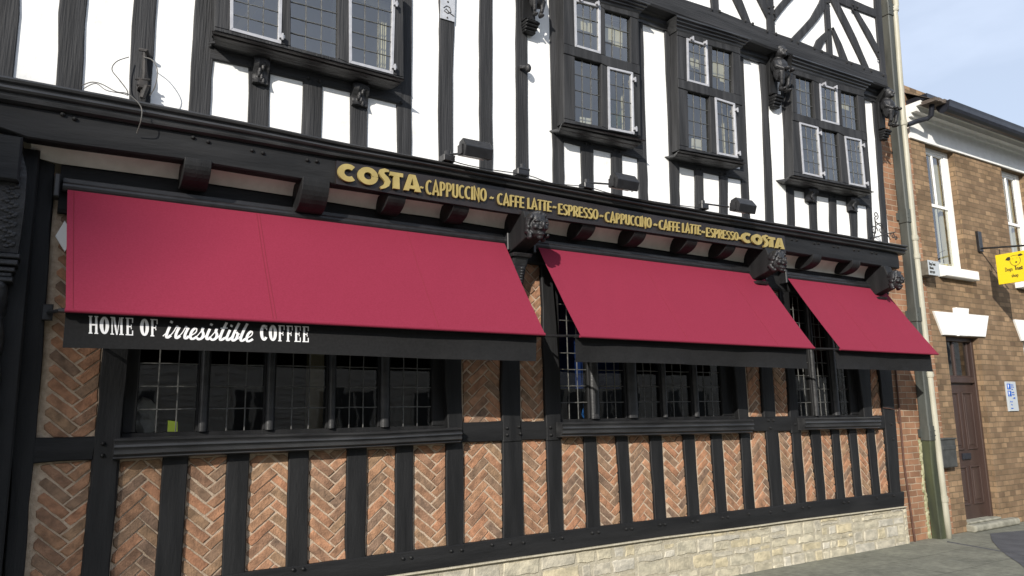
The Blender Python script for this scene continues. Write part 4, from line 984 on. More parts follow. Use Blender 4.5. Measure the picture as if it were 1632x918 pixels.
# narrow capitals: (advance, strokes)
DECO = {
 'C': (.5, [arc(.27, .5, .2, .44, 55, 305)]), 'A': (.54, [[(.05, .0), (.25, .98), (.46, .0)], [(.12, .28), (.4, .28)]]),
 'P': (.48, [[(.1, 0), (.1, 1)], [(.1, .95)]+arc(.2, .7, .18, .25, 90, -90)+[(.1, .45)]]), 'U': (.5, [[(.09, 1), (.09, .3)]+arc(.25, .27, .16, .22, 180, 360)+[(.41, 1)]]),
 'I': (.2, [[(.1, 0), (.1, 1)]]), 'N': (.52, [[(.08, 0), (.08, .98), (.42, .02), (.42, 1)]]), 'O': (.54, [arc(.27, .5, .2, .45, 0, 360, 22)]),
 'F': (.42, [[(.1, 0), (.1, 1)], [(.1, .95), (.38, .95)], [(.1, .45), (.34, .45)]]), 'E': (.44, [[(.1, 0), (.1, 1)], [(.1, .95), (.4, .95)], [(.1, .45), (.36, .45)], [(.1, .05), (.4, .05)]]),
 'L': (.38, [[(.1, 1), (.1, .05), (.36, .05)]]), 'T': (.42, [[(.02, .95), (.4, .95)], [(.21, .95), (.21, 0)]]),
 'S': (.46, [[(.40, .86), (.33, .93), (.22, .95), (.11, .88), (.07, .75), (.12, .6), (.32, .4), (.38, .25), (.34, .1), (.22, .03), (.1, .05), (.04, .14)]]),
 'R': (.5, [[(.1, 0), (.1, 1)], [(.1, .95)]+arc(.2, .7, .18, .25, 90, -90)+[(.1, .45)], [(.2, .45), (.44, 0)]]), ' ': (.24, []),
 '~': (.5, [[(.1, .42), (.2, .5), (.3, .44), (.42, .5)]]), '-': (.34, [[(.04, .45), (.3, .45)]])}
def ribbon(pts, wds):
    n = len(pts); out_l = []; out_r = []
    for i in range(n):
        p = Vector(pts[i]); a = Vector(pts[max(i-1, 0)]); b = Vector(pts[min(i+1, n-1)])
        d1 = (p-a) if i > 0 else (b-p); d2 = (b-p) if i < n-1 else (p-a)
        if d1.length < 1e-6: d1 = d2
        if d2.length < 1e-6: d2 = d1
        d1 = d1.normalized(); d2 = d2.normalized(); n1 = Vector((-d1.y, d1.x)); n2 = Vector((-d2.y, d2.x)); m_ = n1+n2
        m_ = m_.normalized() if m_.length > .2 else n1
        k = 1/max(.45, m_.dot(n1)); wd = wds[i] if isinstance(wds, list) else wds
        out_l.append(p+m_*wd*k); out_r.append(p-m_*wd*k)
    return out_l, out_r
def put_ribbon(mb, pts, wds, mapf, y0, th, k=0):
    l, r = ribbon(pts, wds); rings = []
    for a, b in zip(l, r):
        A = mapf(a.x, a.y); B = mapf(b.x, b.y); e = .00025*k
        rings.append([(A[0], y0, A[1]), (A[0], y0-th-e, A[1]), (B[0], y0-th-e, B[1]), (B[0], y0, B[1])])
    mb.loft(rings)
def put_poly(mb, poly, mapf, y0, th):
    w_ = [mapf(*p) for p in poly]; mb.loft([[(p[0], y0, p[1]) for p in w_], [(p[0], y0-th, p[1]) for p in w_]])
def qmap(TL, TR, BR, BL, total):
    TL, TR, BR, BL = [Vector(p) for p in (TL, TR, BR, BL)]
    def f(x, y):
        u = x/total; p = BL.lerp(BR, u).lerp(TL.lerp(TR, u), y); return (p.x, p.y)
    return f
def deco_text(mb, s, quad, y0, th, sw=.055):
    tot = sum(DECO[c][0] for c in s); mf = qmap(*quad, tot); x = 0; k = 0
    for c in s:
        adv, st_ = DECO[c]
        for pl_ in st_:
            k += 1; put_ribbon(mb, [(x+p[0], p[1]) for p in pl_], sw, mf, y0, th, k % 5)
        x += adv
def costa(mb, quad, y0, th):
    adv = [.98, 1.0, .72, .72, .98]; tot = 4.3; mf = qmap(*quad, tot)
    wt = .15
    a = arc(.52, .5, .36, .36, 48, 312, 20)
    put_ribbon(mb, a, [wt*.9+.02*math.sin(math.pi*i/20) for i in range(21)], mf, y0, th)
    o = [(p[0]+1.0, p[1]) for p in arc(.5, .5, .36, .36, 0, 360, 30)]; put_ribbon(mb, o, wt, mf, y0, th, 1)
    s_ = [(.62, .98), (.42, 1.0), (.27, .92), (.24, .78), (.33, .64), (.47, .5), (.56, .34), (.52, .16), (.38, .02), (.2, -.08)]
    put_ribbon(mb, [(p[0]+1.95, p[1]) for p in s_], [.06, .1, .12, .13, .14, .15, .14, .12, .10, .07], mf, y0, th, 2)
    X = 2.62
    put_poly(mb, [(X, .97), (X, .74), (X+.7, .74), (X+.7, .97)], mf, y0, th); put_poly(mb, [(X+.2, .736), (X+.18, .0), (X+.52, .0), (X+.5, .736)], mf, y0, th)
    X = 3.36
    put_poly(mb, [(X+.3, 1.0), (X, 0), (X+.27, 0), (X+.46, .78)], mf, y0, th); put_poly(mb, [(X+.3, 1.0), (X+.46, .78), (X+.62, 0), (X+.94, 0), (X+.62, 1.0)], mf, y0, th+.0005)
    put_poly(mb, [(X+.31, .34), (X+.27, .14), (X+.6, .14), (X+.56, .34)], mf, y0, th-.001)

YB_ = -.335
SG = thing('shop_sign', 'long black fascia sign board with raised gold lettering above the awnings', 'sign', (at(900, 340, YB_)[0], YB_, at(900, 340, YB_)[1]))
bx0, bx1 = at(536, 270, YB_)[0], at(1251, 385, YB_)[0]
mb = MB(); zt_s = zl([(536, 256), (680, 279), (860, 309), (1040, 342.5), (1251, 376)], YB_); zb_s = zl([(536, 293), (680, 318), (811, 339), (1040, 371), (1251, 403)], YB_)
mouldz(mb, zt_s, zb_s, -.306, [(.029, 0), (.029, .5), (.029, 1)], bx0, bx1, 30); mb.build('sign_board', 'board', SG)
YT = YB_-.008
def Q(x0, t0, b0, x1, t1, b1):
    return (at(x0, t0, YT-.014), at(x1, t1, YT-.014), at(x1, b1, YT-.014), at(x0, b0, YT-.014))
def sign_word(txt, q, th=.014, sw=.062, label=None):
    mb = MB()
    if txt == 'COSTA': costa(mb, q, YT, .02)
    else: deco_text(mb, txt, q, YT, th, sw)
    mb.build('lettering', 'gold', SG)
sign_word('COSTA', Q(538, 259, 287, 671, 281, 307))
for t_, q_ in [('CAPPUCCINO', Q(679, 286, 309.5, 776, 301, 321)), ('CAFFE LATTE', Q(793, 307, 326, 880, 321.5, 337.5)), ('ESPRESSO', Q(890, 324, 341, 954, 334, 350)),
        ('CAPPUCCINO', Q(965, 337, 353.5, 1039, 347.5, 363.5)), ('CAFFE LATTE', Q(1051, 350, 365.5, 1118, 359.5, 374)), ('ESPRESSO', Q(1126, 362.5, 377, 1177.5, 370.5, 383.5))]:
    sign_word(t_, q_)
for x, y in [(672, 297), (784, 313.5), (884, 328.5), (959, 342.5), (1045, 356.5), (1121, 368), (1180, 378)]:
    sign_word('~', Q(x-4, y-10, y+11, x+4, y-9, y+12), sw=.06)
sign_word('COSTA', Q(1182, 369.5, 386, 1250, 381, 397.5))

# valance lettering
t_, va, yv, ztv, zbv = AWO[0]
def slab_text(mb, s, mf, x, y0, th):
    G = {'H': (.62, [('v', .14, .1), ('v', .46, .1), ('h', .14, .46, .5, .05)], 'b'), 'O': (.6, 'O'), 'M': (.8, 'M'), 'E': (.56, [('v', .15, .1)], 'E'), 'F': (.54, 'F'), 'C': (.58, 'C'), ' ': (.3, '')}
    for c in s:
        def r(x0, y0_, x1, y1_): put_poly(mb, [(x+x0, y0_), (x+x1, y0_), (x+x1, y1_), (x+x0, y1_)], mf, y0, th)
        if c == ' ': x += .32; continue
        if c == 'H':
            for q in (.06, .38): r(q+.04, .06, q+.17, .94); r(q, 0, q+.21, .058); r(q, .942, q+.21, 1)
            r(.232, .46, .418, .55); x += .66
        elif c in 'OC':
            a0, a1 = (0, 360) if c == 'O' else (38, 322)
            p = arc(.28, .5, .165, .43, a0, a1, 26); wd = [.055+.045*abs(math.cos(R_(a0+(a1-a0)*i/26))) for i in range(27)]
            put_ribbon(mb, [(x+a, b) for a, b in p], wd, mf, y0, th)
            if c == 'C': r(.42, .66, .48, .95)
            x += .58
        elif c == 'M':
            r(.1, .06, .17, .94); r(.6, .06, .73, .94); r(.04, 0, .24, .058); r(.54, 0, .79, .058); r(.04, .942, .2, 1); r(.63, .942, .79, 1)
            put_poly(mb, [(x+.172, .995), (x+.36, .0), (x+.44, .0), (x+.3, .995)], mf, y0, th+.0004); put_poly(mb, [(x+.405, .05), (x+.44, .0), (x+.598, .995), (x+.55, .995)], mf, y0, th+.0008); x += .86
        elif c in 'EF':
            r(.1, .06, .23, .94); r(.05, 0, .48 if c == 'E' else .28, .058); r(.05, .942, .48, 1); r(.231, .46, .38, .53); r(.35, .36, .4, .455); r(.35, .535, .4, .63); r(.42, .72, .48, .941)
            if c == 'E': r(.42, .059, .48, .28)
            x += .55
    return x
def script_text(mb, s, mf, x, y0, th):
    k = 0
    def st_(pts, w0=.045, w1=None):
        nonlocal k; k += 1
        # smooth the polyline
        P_ = [Vector(p) for p in pts]; out = []
        for i in range(len(P_)-1):
            p0, p1, p2, p3 = P_[max(i-1, 0)], P_[i], P_[i+1], P_[min(i+2, len(P_)-1)]
            for j in range(6):
                t = j/6; out.append(.5*((2*p1)+(p2-p0)*t+(2*p0-5*p1+4*p2-p3)*t*t+(3*p1-p0-3*p2+p3)*t**3))
        out.append(P_[-1]); n = len(out)
        wd = []
        for i in range(n):
            d = out[min(i+1, n-1)]-out[max(i-1, 0)]; v = abs(d.y)/(d.length+1e-6); down = d.y < 0
            wd.append(w0*(1+.25*v) if w0 > .035 else w0)
        put_ribbon(mb, [(x+p.x+p.y*.28, p.y) for p in out], wd, mf, y0, th, k % 6)
    for c in s:
        if c == 'i': st_([(-.04, .10), (.10, .34), (.13, .55)], .022); st_([(.13, .6), (.10, .3), (.12, .08), (.2, .05), (.30, .16)], .05); st_([(.125, .78), (.15, .88)], .05); x += .29
        elif c == 'r': st_([(-.04, .10), (.08, .36), (.13, .62)], .022); st_([(.14, .66), (.2, .56), (.27, .58)], .04); st_([(.27, .6), (.22, .3), (.25, .07), (.33, .05), (.42, .16)], .05); x += .41
        elif c == 'e': st_([(-.04, .10), (.12, .22), (.26, .38), (.25, .56), (.17, .6)], .026); st_([(.18, .6), (.08, .45), (.06, .2), (.14, .03), (.26, .05), (.38, .16)], .05); x += .37
        elif c == 's': st_([(-.04, .10), (.1, .4), (.17, .62)], .022); st_([(.16, .64), (.16, .48), (.26, .3), (.25, .1), (.12, .02), (.03, .08)], .052); st_([(.2, .04), (.36, .16)], .022); x += .35
        elif c == 't': st_([(.18, 1.0), (.12, .6), (.10, .25), (.13, .05), (.22, .05), (.33, .16)], .05); st_([(-.02, .66), (.3, .7)], .03); st_([(-.04, .10), (.1, .4)], .022); x += .32
        elif c == 'b': st_([(-.04, .10), (.1, .5), (.17, .95)], .022); st_([(.17, 1.02), (.10, .6), (.07, .2), (.13, .03), (.26, .12), (.27, .38), (.17, .5)], .05); st_([(.24, .42), (.40, .4)], .022); x += .39
        elif c == 'l': st_([(-.04, .10), (.1, .5), (.18, .95)], .022); st_([(.18, 1.02), (.11, .6), (.09, .2), (.14, .04), (.24, .06), (.33, .16)], .05); x += .31
    return x
YV = yv-.002
def vq(x0, t0, b0, x1, t1, b1): return (at(x0, t0, YV), at(x1, t1, YV), at(x1, b1, YV), at(x0, b0, YV))
mb = MB(); slab_text(mb, 'HOME OF', qmap(*vq(139.5, 503, 531.5, 253, 509, 536.5), .66+.58+.86+.55+.32+.58+.55), 0, YV+.001, .0022)
mb.build('lettering', 'letterwhite', va)
mb = MB(); script_text(mb, 'irresistible', qmap(*vq(260, 507, 539, 405, 517, 545), .29*3+.41*2+.37*2+.35*2+.32+.39+.31+.12), 0, YV+.001, .0022)
mb.build('lettering', 'letterwhite', va)
mb = MB(); slab_text(mb, 'COFFEE', qmap(*vq(414, 517, 543, 493.5, 520.5, 545.5), .58*2+.55*4), 0, YV+.001, .0022)
mb.build('lettering', 'letterwhite', va)

# ================================================================== floodlights and small ironwork
def floodlight(base, head, label, s=1.0):
    b = at3(base[0], base[1], -.37); Yh = -.52; h = at3(head[0], head[1], Yh)
    t = thing('floodlight', label, 'floodlight', b, 'black floodlights over the sign')
    mb = MB(); mb.cbox((b.x-.05, b.y-.03, b.z-.03), (b.x+.05, b.y+.06, b.z+.02), .006); mb.tube([(b.x, b.y+.01, b.z-.02), (b.x, b.y+.01, b.z+.06)], .025, 10)
    mb.tube([(b.x-.03, b.y, b.z+.02), (b.x+.06, b.y, b.z+.02)], .012, 8); mb.build('base', 'metalblk', t)
    mb = MB(); mb.tube([b+Vector((0, 0, .03)), h+Vector((-.0, .06, -.01))], .009, 8); mb.build('arm', 'metalblk', t)
    # five sided trough housing, its lens turned to the wall
    w_ = .125*s; pr = [(-.075, -.005), (-.02, .07), (.045, .055), (.075, -.045), (-.045, -.085)]
    mb = MB(); mb.loft([[(h.x+x, h.y+p[0]*s, h.z+p[1]*s) for p in pr] for x in (-w_, -w_+.01, w_-.01, w_)]); mb.build('housing', 'metalblk', t, bevel=.006)
    mb = MB(); mb.slab([(h.x-w_*.9, h.z-.05*s), (h.x+w_*.9, h.z-.05*s), (h.x+w_*.9, h.z+.045*s), (h.x-w_*.9, h.z+.045*s)], h.y+.068*s, h.y+.078*s, .002); mb.build('lens', 'pale', t)
    mb = MB(); mb.box((h.x-w_-.012, h.y-.02, h.z-.06), (h.x-w_-.004, h.y+.05, h.z+.02)); mb.box((h.x+w_+.004, h.y-.02, h.z-.06), (h.x+w_+.012, h.y+.05, h.z+.02)); mb.build('yoke', 'metalblk', t)
    return b, h
floodlight((714, 252), (758, 238), 'black floodlight on a short arm nearest the left end of the sign')
floodlight((936, 296), (994, 290), 'black floodlight on an arm below the tall second window')
floodlight((1121, 329), (1184, 328), 'black floodlight on the longest arm, nearest the right end of the sign')
b = at3(832, 276, -.36)
t = thing('lamp_bracket', 'empty black lamp bracket without its lamp, between two floodlights', 'bracket', b)
mb = MB(); mb.cbox((b.x-.06, b.y-.03, b.z-.02), (b.x+.06, b.y+.05, b.z+.03), .006); mb.build('base', 'metalblk', t)
mb = MB(); mb.tube([(b.x, b.y-.01, b.z+.02), (b.x, b.y-.01, b.z+.075)], .022, 10); mb.tube([(b.x-.05, b.y-.02, b.z+.03), (b.x+.06, b.y-.02, b.z+.03)], .014, 8); mb.build('knuckle', 'metalblk', t)
def cable(pxs, Y, r, label, m='wire', nm='cable', wob=.02):
    P_ = [at3(p[0], p[1], Y if len(p) < 3 else p[2]) for p in pxs]; out = []
    for i in range(len(P_)-1):
        p0, p1, p2, p3 = P_[max(i-1, 0)], P_[i], P_[i+1], P_[min(i+2, len(P_)-1)]
        for j in range(8):
            t = j/8; out.append(.5*((2*p1)+(p2-p0)*t+(2*p0-5*p1+4*p2-p3)*t*t+(3*p1-p0-3*p2+p3)*t**3))
    out.append(P_[-1]); mb = MB(); mb.tube(out, r, 6); o = mb.build(nm, m); tag(o, label, 'cable'); return o
cable([(205, 91, -.28), (186, 98, -.33), (178.5, 111, -.36), (190, 127, -.34), (202, 143, -.30), (204, 152, -.29)], -.3, .0035, 'thin loose wire looping left from the iron clamp on the upper wall')
cable([(229, 91, -.29), (243, 96, -.34), (251, 113, -.38), (247, 138, -.36), (239, 152, -.3)], -.3, .0035, 'thin loose wire looping right from the iron clamp on the upper wall')
cable([(131, 136, -.27), (146, 131, -.33), (162, 134, -.38), (185, 146, -.4), (204, 150, -.38), (224, 169, -.40), (225, 190, -.405), (218, 212, -.33)], -.3, .0035, 'thin loose wire lying along the moulding with its end hanging over the fascia')
cable([(132, 142, -.28), (152, 133, -.36), (170, 144, -.39), (195, 149, -.38), (204, 152, -.35)], -.3, .003, 'second thin wire crossed over the first at the foot of the plaster panel')
cable([(714, 254, -.4), (740, 262, -.41), (780, 270, -.41), (828, 277, -.40), (850, 282, -.41), (880, 292, -.41), (936, 298, -.40), (980, 310, -.41), (1060, 324, -.41), (1121, 332, -.4)], -.4, .004, 'black lamp cable lying along the top of the moulding between the floodlights', m='metalblk')
# iron clamp
c = at3(223, 78, YU-.03)
t = thing('iron_clamp', 'rusty iron clamp and hanger on the third upper stud from the left', 'iron fitting', (c.x, YU, c.z))
mb = MB(); e = at3(227, 156, YU-.05); mb.tube([(c.x+.03, YU-.03, c.z), (c.x+.035, YU-.05, (c.z+e.z)/2), (e.x, YU-.04, e.z)], .014, 8); mb.tube([(c.x, YU-.02, c.z+.0), (c.x+.04, YU-.06, c.z-.015), (c.x+.06, YU-.02, c.z-.04)], .012, 8); mb.build('strap', 'iron', t)
mb = MB(); q = at3(228, 134, YU-.05); mb.cbox((q.x-.03, YU-.07, q.z-.035), (q.x+.03, YU-.005, q.z+.035), .006); mb.tube([(q.x-.05, YU-.06, q.z+.02), (q.x+.04, YU-.07, q.z+.03)], .008, 6); mb.tube([(q.x-.04, YU-.065, q.z-.02), (q.x+.045, YU-.06, q.z-.01)], .008, 6)
mb.tube([(q.x+.02, YU-.07, q.z-.02), (q.x, YU-.06, q.z-.1)], .018, 8); mb.build('clamp_block', 'iron', t)
# zinc plate with a curled mark
pz = [at(p[0], p[1], YU-.012) for p in ((702.5, -20), (726, -20), (724.5, 35), (702, 28.5))]
mb = MB(); mb.slab(pz, YU-.012, YU-.006, .001)
pt_ = thing('metal_plate', 'grey metal patch plate with a curled mark, high on a black stud', 'metal plate', at3(713, 10, YU-.01))
mb.build('plate', 'zinc', pt_)
mb = MB(); curl = [(707, 12), (712, 9), (717, 12), (719, 19), (713, 21), (708, 17), (711, 13.5)]
mb.tube([at3(a, b, YU-.0155) for a, b in curl+[(716, 20), (724, 26)]], .003, 6); mb.build('mark', 'ink', pt_)
mb = MB()
for a, b in ((714, 3), (713, 28)): q = at3(a, b, YU-.014); mb.ell(q, (.008, .006, .008), n=8, m=5)
mb.build('screw', 'ink', pt_)
# knob on the stud
q = at3(838, 108, YU-.03); mb = MB(); mb.tube([(q.x-.05, YU-.01, q.z), (q.x, YU-.05, q.z-.005)], .02, 8); mb.ell((q.x+.01, YU-.05, q.z-.01), (.03, .03, .04), n=10, m=8)
mb.build('iron_knob', 'carve', TB)
# wrought iron scroll bracket at the right end of the moulding
q = at3(1398, 378, -.36)
t = thing('scroll_bracket', 'small wrought iron bracket with curls at the right end of the moulding', 'iron bracket', q)
def scroll(mb, c, r, a0, turns, y):
    pts = []; n = int(22*abs(turns))
    for i in range(n+1):
        k = i/n; a = a0+turns*2*math.pi*k; rr = r*(1-.8*k); pts.append((c[0]+rr*math.cos(a), y, c[1]+rr*math.sin(a)))
    mb.tube(pts, .006, 6)
mb = MB()
for (px, py, r, a0, tr) in ((1396, 343, .05, -1.5, 1.2), (1404, 366, .09, 2.6, -1.0), (1394, 368, .07, 0, 1.1), (1423, 376, .045, 3.1, -1.2), (1428, 380, .03, 0, 1.2)):
    c = at(px, py, -.38); scroll(mb, c, r, a0, tr, -.38)
mb.build('scroll', 'iron', t)
mb = MB(); mb.tube([at3(1390, 380, -.38), at3(1412, 373, -.38), at3(1427, 370, -.38)], .007, 6); mb.tube([at3(1394, 346, -.38), at3(1396, 362, -.38), at3(1392, 383, -.38)], .008, 6); mb.tube([at3(1394, 352, -.38), at3(1410, 366, -.38), at3(1419, 382, -.38)], .006, 6); mb.build('bar', 'iron', t)

# ================================================================== pipes
def vpipe_x(pts, Y): return interp([(at(p[0], p[1], Y)[1], at(p[0], p[1], Y)[0]) for p in pts])
# square lead downpipe
Yq = -.06
cl = [(1413, 15), (1428, 202), (1444, 360), (1457, 495), (1468, 592), (1477, 680), (1482, 740), (1498, 868)]
xq = at(1470, 600, Yq)[0]
t = thing('square_downpipe', 'broad square lead downpipe with clamps, mossy green at its foot', 'downpipe', (xq, Yq, 0))
def xc(z, pts=cl, Y=Yq): return vpipe_x(pts, Y)(z)
zsp = [at(p[0], p[1], Yq)[1] for p in cl]
hw = .062
zcut = at(1478, 700, Yq)[1]
def square(mb, z0, z1, h, d, n=8):
    mb.loft([[(xc(z)-h, -.01, z), (xc(z)-h, Yq-d+.012, z), (xc(z)-h+.012, Yq-d, z), (xc(z)+h-.012, Yq-d, z), (xc(z)+h, Yq-d+.012, z), (xc(z)+h, -.01, z)] for z in [z0+(z1-z0)*i/n for i in range(n+1)]])
mb = MB(); square(mb, zcut, 8.0, hw, .06, 30); mb.build('shaft', 'grime', t)
mb = MB(); square(mb, .0, zcut, hw, .062, 8); mb.build('shaft', 'moss', t, label='green stained lower length')
for py in (30, 345, 500, 692):
    z = at(1440, py, Yq)[1]; mb = MB(); square(mb, z-.09, z+.09, hw+.012, .072, 1); mb.box((xc(z)-hw-.05, -.02, z-.05), (xc(z)+hw+.05, -.002, z+.05))
    for sx in (-1, 1):
        for dz in (-.03, .03): mb.ell((xc(z)+sx*.05, Yq-.074, z+dz), (.01, .008, .01), n=8, m=5)
    mb.build('clamp', 'grime', t)
# cream plastic pipe
Yc = -.125
wl = [(1427, 28), (1440, 202), (1457, 378), (1481.5, 600), (1495, 718), (1513, 866)]
xw = vpipe_x(wl, Yc)
t = thing('round_downpipe', 'slim cream plastic downpipe running beside the square lead pipe', 'downpipe', (xw(1), Yc, 0))
mb = MB(); zt0 = at(1427, 28, Yc)[1]
mb.tube([(xw(z), Yc, z) for z in [0+zt0*i/24 for i in range(25)]]+[(xw(zt0)-.005, Yc-.0, zt0+.06), (xw(zt0)+.05, Yc, zt0+.2), (xw(zt0)+.055, Yc, zt0+.9)], .04, 14); mb.build('pipe', 'cream', t, smooth=True)
for py in (26, 200, 378, 407, 596, 802):
    z = at(1450, py, Yc)[1]; mb = MB(); mb.tube([(xw(z-.04), Yc, z-.04), (xw(z-.038), Yc, z-.035), (xw(z+.03), Yc, z+.03), (xw(z+.04), Yc, z+.035)], [.04, .049, .049, .04], 14)
    mb.tube([(xw(z), Yc-.0, z-.02), (xw(z), Yc, z)], .052, 14); mb.box((xw(z)-.012, Yc+.03, z-.02), (xw(z)+.012, -.0, z+.02)); mb.build('collar', 'cream', t)
# rusty conduit on the party wall
P_ = [at3(*p, -.02) for p in ((1426, 575), (1434, 660), (1441, 740), (1451, 810), (1459, 869))]
P_[-1].z = 0; mb = MB(); mb.tube(P_, .012, 8); tag(mb.build('conduit', 'rust'), 'thin rusty brown conduit on the orange brick beside the corner post', 'pipe')
mb = MB(); mb.tube([at3(1408, 650, -.05), at3(1418, 651, -.06), at3(1429, 654, -.03)], .006, 6); mb.tube([at3(1430, 655, -.02), at3(1432.5, 673, -.02)], .011, 6); tag(mb.build('cable_end', 'rust'), 'short dark cable with a stub of conduit at the corner post', 'cable')

# ================================================================== neighbouring brick building
XN = at(1440, 131, 0)[0]; XE = 17.5; ZE = 6.12
NB = thing('brick_building', 'brown brick neighbouring building with white lintels and sash windows', 'building', (13, 0, 0))
WB = zl([(1447.5, 218), (1632, 271.5)], -.05)
zwb = WB(11)                                   # bottom of the white eaves band
def nh(pts):
    w_ = [at(p[0], p[1], 0) for p in pts]; return ((w_[0][0]+w_[3][0])/2, (w_[1][0]+w_[2][0])/2, (w_[2][1]+w_[3][1])/2, (w_[0][1]+w_[1][1])/2)
w1 = nh([(1474, 226), (1521, 240), (1541, 436), (1495.5, 424)]); w1 = (w1[0], w1[1], w1[2], zwb-.001)
w2 = (at(1594.6, 264, 0)[0], at(1594.6, 264, 0)[0]+(w1[1]-w1[0]), w1[2], zwb-.001)
dr = nh([(1506, 534), (1561, 539), (1591.8, 825), (1541, 831)]); 
d2 = (at(1630, 545, 0)[0], at(1630, 545, 0)[0]+1.1, 1.0, dr[3])
mb = MB(); HH = [w1, w2, dr, d2]; x0, x1, z0, z1 = XN+.002, XE, -.05, ZE
xs_ = sorted({x0, x1} | {h[i] for h in HH for i in (0, 1)}); zs_ = sorted({z0, z1} | {h[i] for h in HH for i in (2, 3)})
for i in range(len(xs_)-1):
    for j in range(len(zs_)-1):
        cx, cz = (xs_[i]+xs_[i+1])/2, (zs_[j]+zs_[j+1])/2
        if any(h[0] < cx < h[1] and h[2] < cz < h[3] for h in HH): continue
        mb.add([(xs_[i], 0, zs_[j]), (xs_[i+1], 0, zs_[j]), (xs_[i+1], 0, zs_[j+1]), (xs_[i], 0, zs_[j+1])], [(0, 1, 2, 3)])
for h in HH:                                     # reveals
    x_a, x_b, z_a, z_b = h; dp = .16
    mb.add([(x_a, 0, z_a), (x_a, 0, z_b), (x_a, dp, z_b), (x_a, dp, z_a)], [(0, 1, 2, 3)]); mb.add([(x_b, 0, z_a), (x_b, 0, z_b), (x_b, dp, z_b), (x_b, dp, z_a)], [(0, 1, 2, 3)])
    mb.add([(x_a, 0, z_b), (x_b, 0, z_b), (x_b, dp, z_b), (x_a, dp, z_b)], [(0, 1, 2, 3)])
mb.add([(XE, 0, -.05), (XE, 6, -.05), (XE, 6, ZE), (XE, 0, ZE)], [(0, 1, 2, 3)])
mb.add([(XN, 6, -.05), (XE, 6, -.05), (XE, 6, ZE), (XN, 6, ZE)], [(0, 1, 2, 3)])
mb.build('wall', 'nbbrick', NB)
mb = MB(); mb.box((XN+.1, .5, -.02), (XE-.1, .52, ZE)); mb.build('interior_wall', 'roomdark', NB)
def sash(h):
    x0, x1, z0, z1 = h; Y = .10; f = MB(); m_ = .055
    zm = at(1503, 331, .1)[1]
    f.cbox((x0, Y-.01, z0), (x0+m_, Y+.05, z1), .004); f.cbox((x1-m_*2, Y-.01, z0), (x1, Y+.05, z1), .004); f.cbox((x0+m_, Y-.008, z1-m_), (x1-m_*2, Y+.05, z1), .004); f.cbox((x0+m_, Y-.006, z0), (x1-m_*2, Y+.05, z0+.08), .004)
    o = f.build('window', 'gloss', NB)
    s = MB(); a, b = x0+m_, x1-m_*2
    for (za, zb_, yy) in ((zm-.02, z1-m_, Y+.006), (z0+.08, zm+.022, Y+.028)):
        s.cbox((a, yy, za), (a+.04, yy+.02, zb_), .003); s.cbox((b-.04, yy, za), (b, yy+.02, zb_), .003); s.cbox((a+.04, yy, za), (b-.04, yy+.02, za+.045), .003); s.cbox((a+.04, yy, zb_-.04), (b-.04, yy+.02, zb_), .003)
        s.cbox(((a+b)/2-.014, yy-.002, za+.045), ((a+b)/2+.014, yy+.018, zb_-.04), .003)
    s.build('sash', 'gloss', o)
    g_ = MB(); g_.add([(a, Y+.025, z0+.08), (b, Y+.025, z0+.08), (b, Y+.027, z1-m_), (a, Y+.027, z1-m_)], [(0, 1, 2, 3)]); g_.build('glass', 'glass', o, keep=True)
    s = MB(); s.cbox((x0-.04, -.10, z0-.13), (x1+.10, .1, z0+.001), .01); s.build('sill', 'gloss', o)
    s = MB(); s.box((x1-m_-.12, .2, z0), (x1-m_, .23, z1)); s.build('curtain', 'blind', o)
    return o
sash(w1); sash(w2)
# lower window at the frame edge (its lintel is just seen)
mb = MB(); mb.box((d2[0], .1, d2[2]), (d2[1], .14, d2[3])); mb.build('window', 'gloss', NB)
def lintel(px):
    q = [at(p[0], p[1], -.03) for p in px[:4]]; TL, TR, BR, BL = q; kt0, kt1, kb = [at(*p, -.045) for p in px[4:]]
    mb = MB(); mb.slab([TL, TR, BR, BL], -.03, .05, .006); wd = kt1[0]-kt0[0]
    mb.slab([kt0, kt1, (kb[0]+wd*.32, kb[1]-.005), (kb[0]-wd*.32, kb[1]-.005)], -.055, .05, .008); return mb.build('lintel', 'gloss', NB)
L1 = [(1489, 495.5), (1576, 503.3), (1571.3, 537), (1503.7, 533.6), (1523.3, 490), (1543.4, 491.8), (1534.5, 535)]
lintel(L1)
dx = at(1616.4, 508, 0)[0]-at(1489, 495.5, 0)[0]
q = [at(p[0], p[1], -.03) for p in L1[:4]]; mb = MB(); mb.slab([(p[0]+dx, p[1]) for p in q], -.03, .05, .006); kq = [at(*p, -.045) for p in L1[4:]]; wd = kq[1][0]-kq[0][0]
mb.slab([(kq[0][0]+dx, kq[0][1]), (kq[1][0]+dx, kq[1][1]), (kq[2][0]+dx+wd*.32, kq[2][1]), (kq[2][0]+dx-wd*.32, kq[2][1])], -.055, .05, .008); mb.build('lintel', 'gloss', NB)
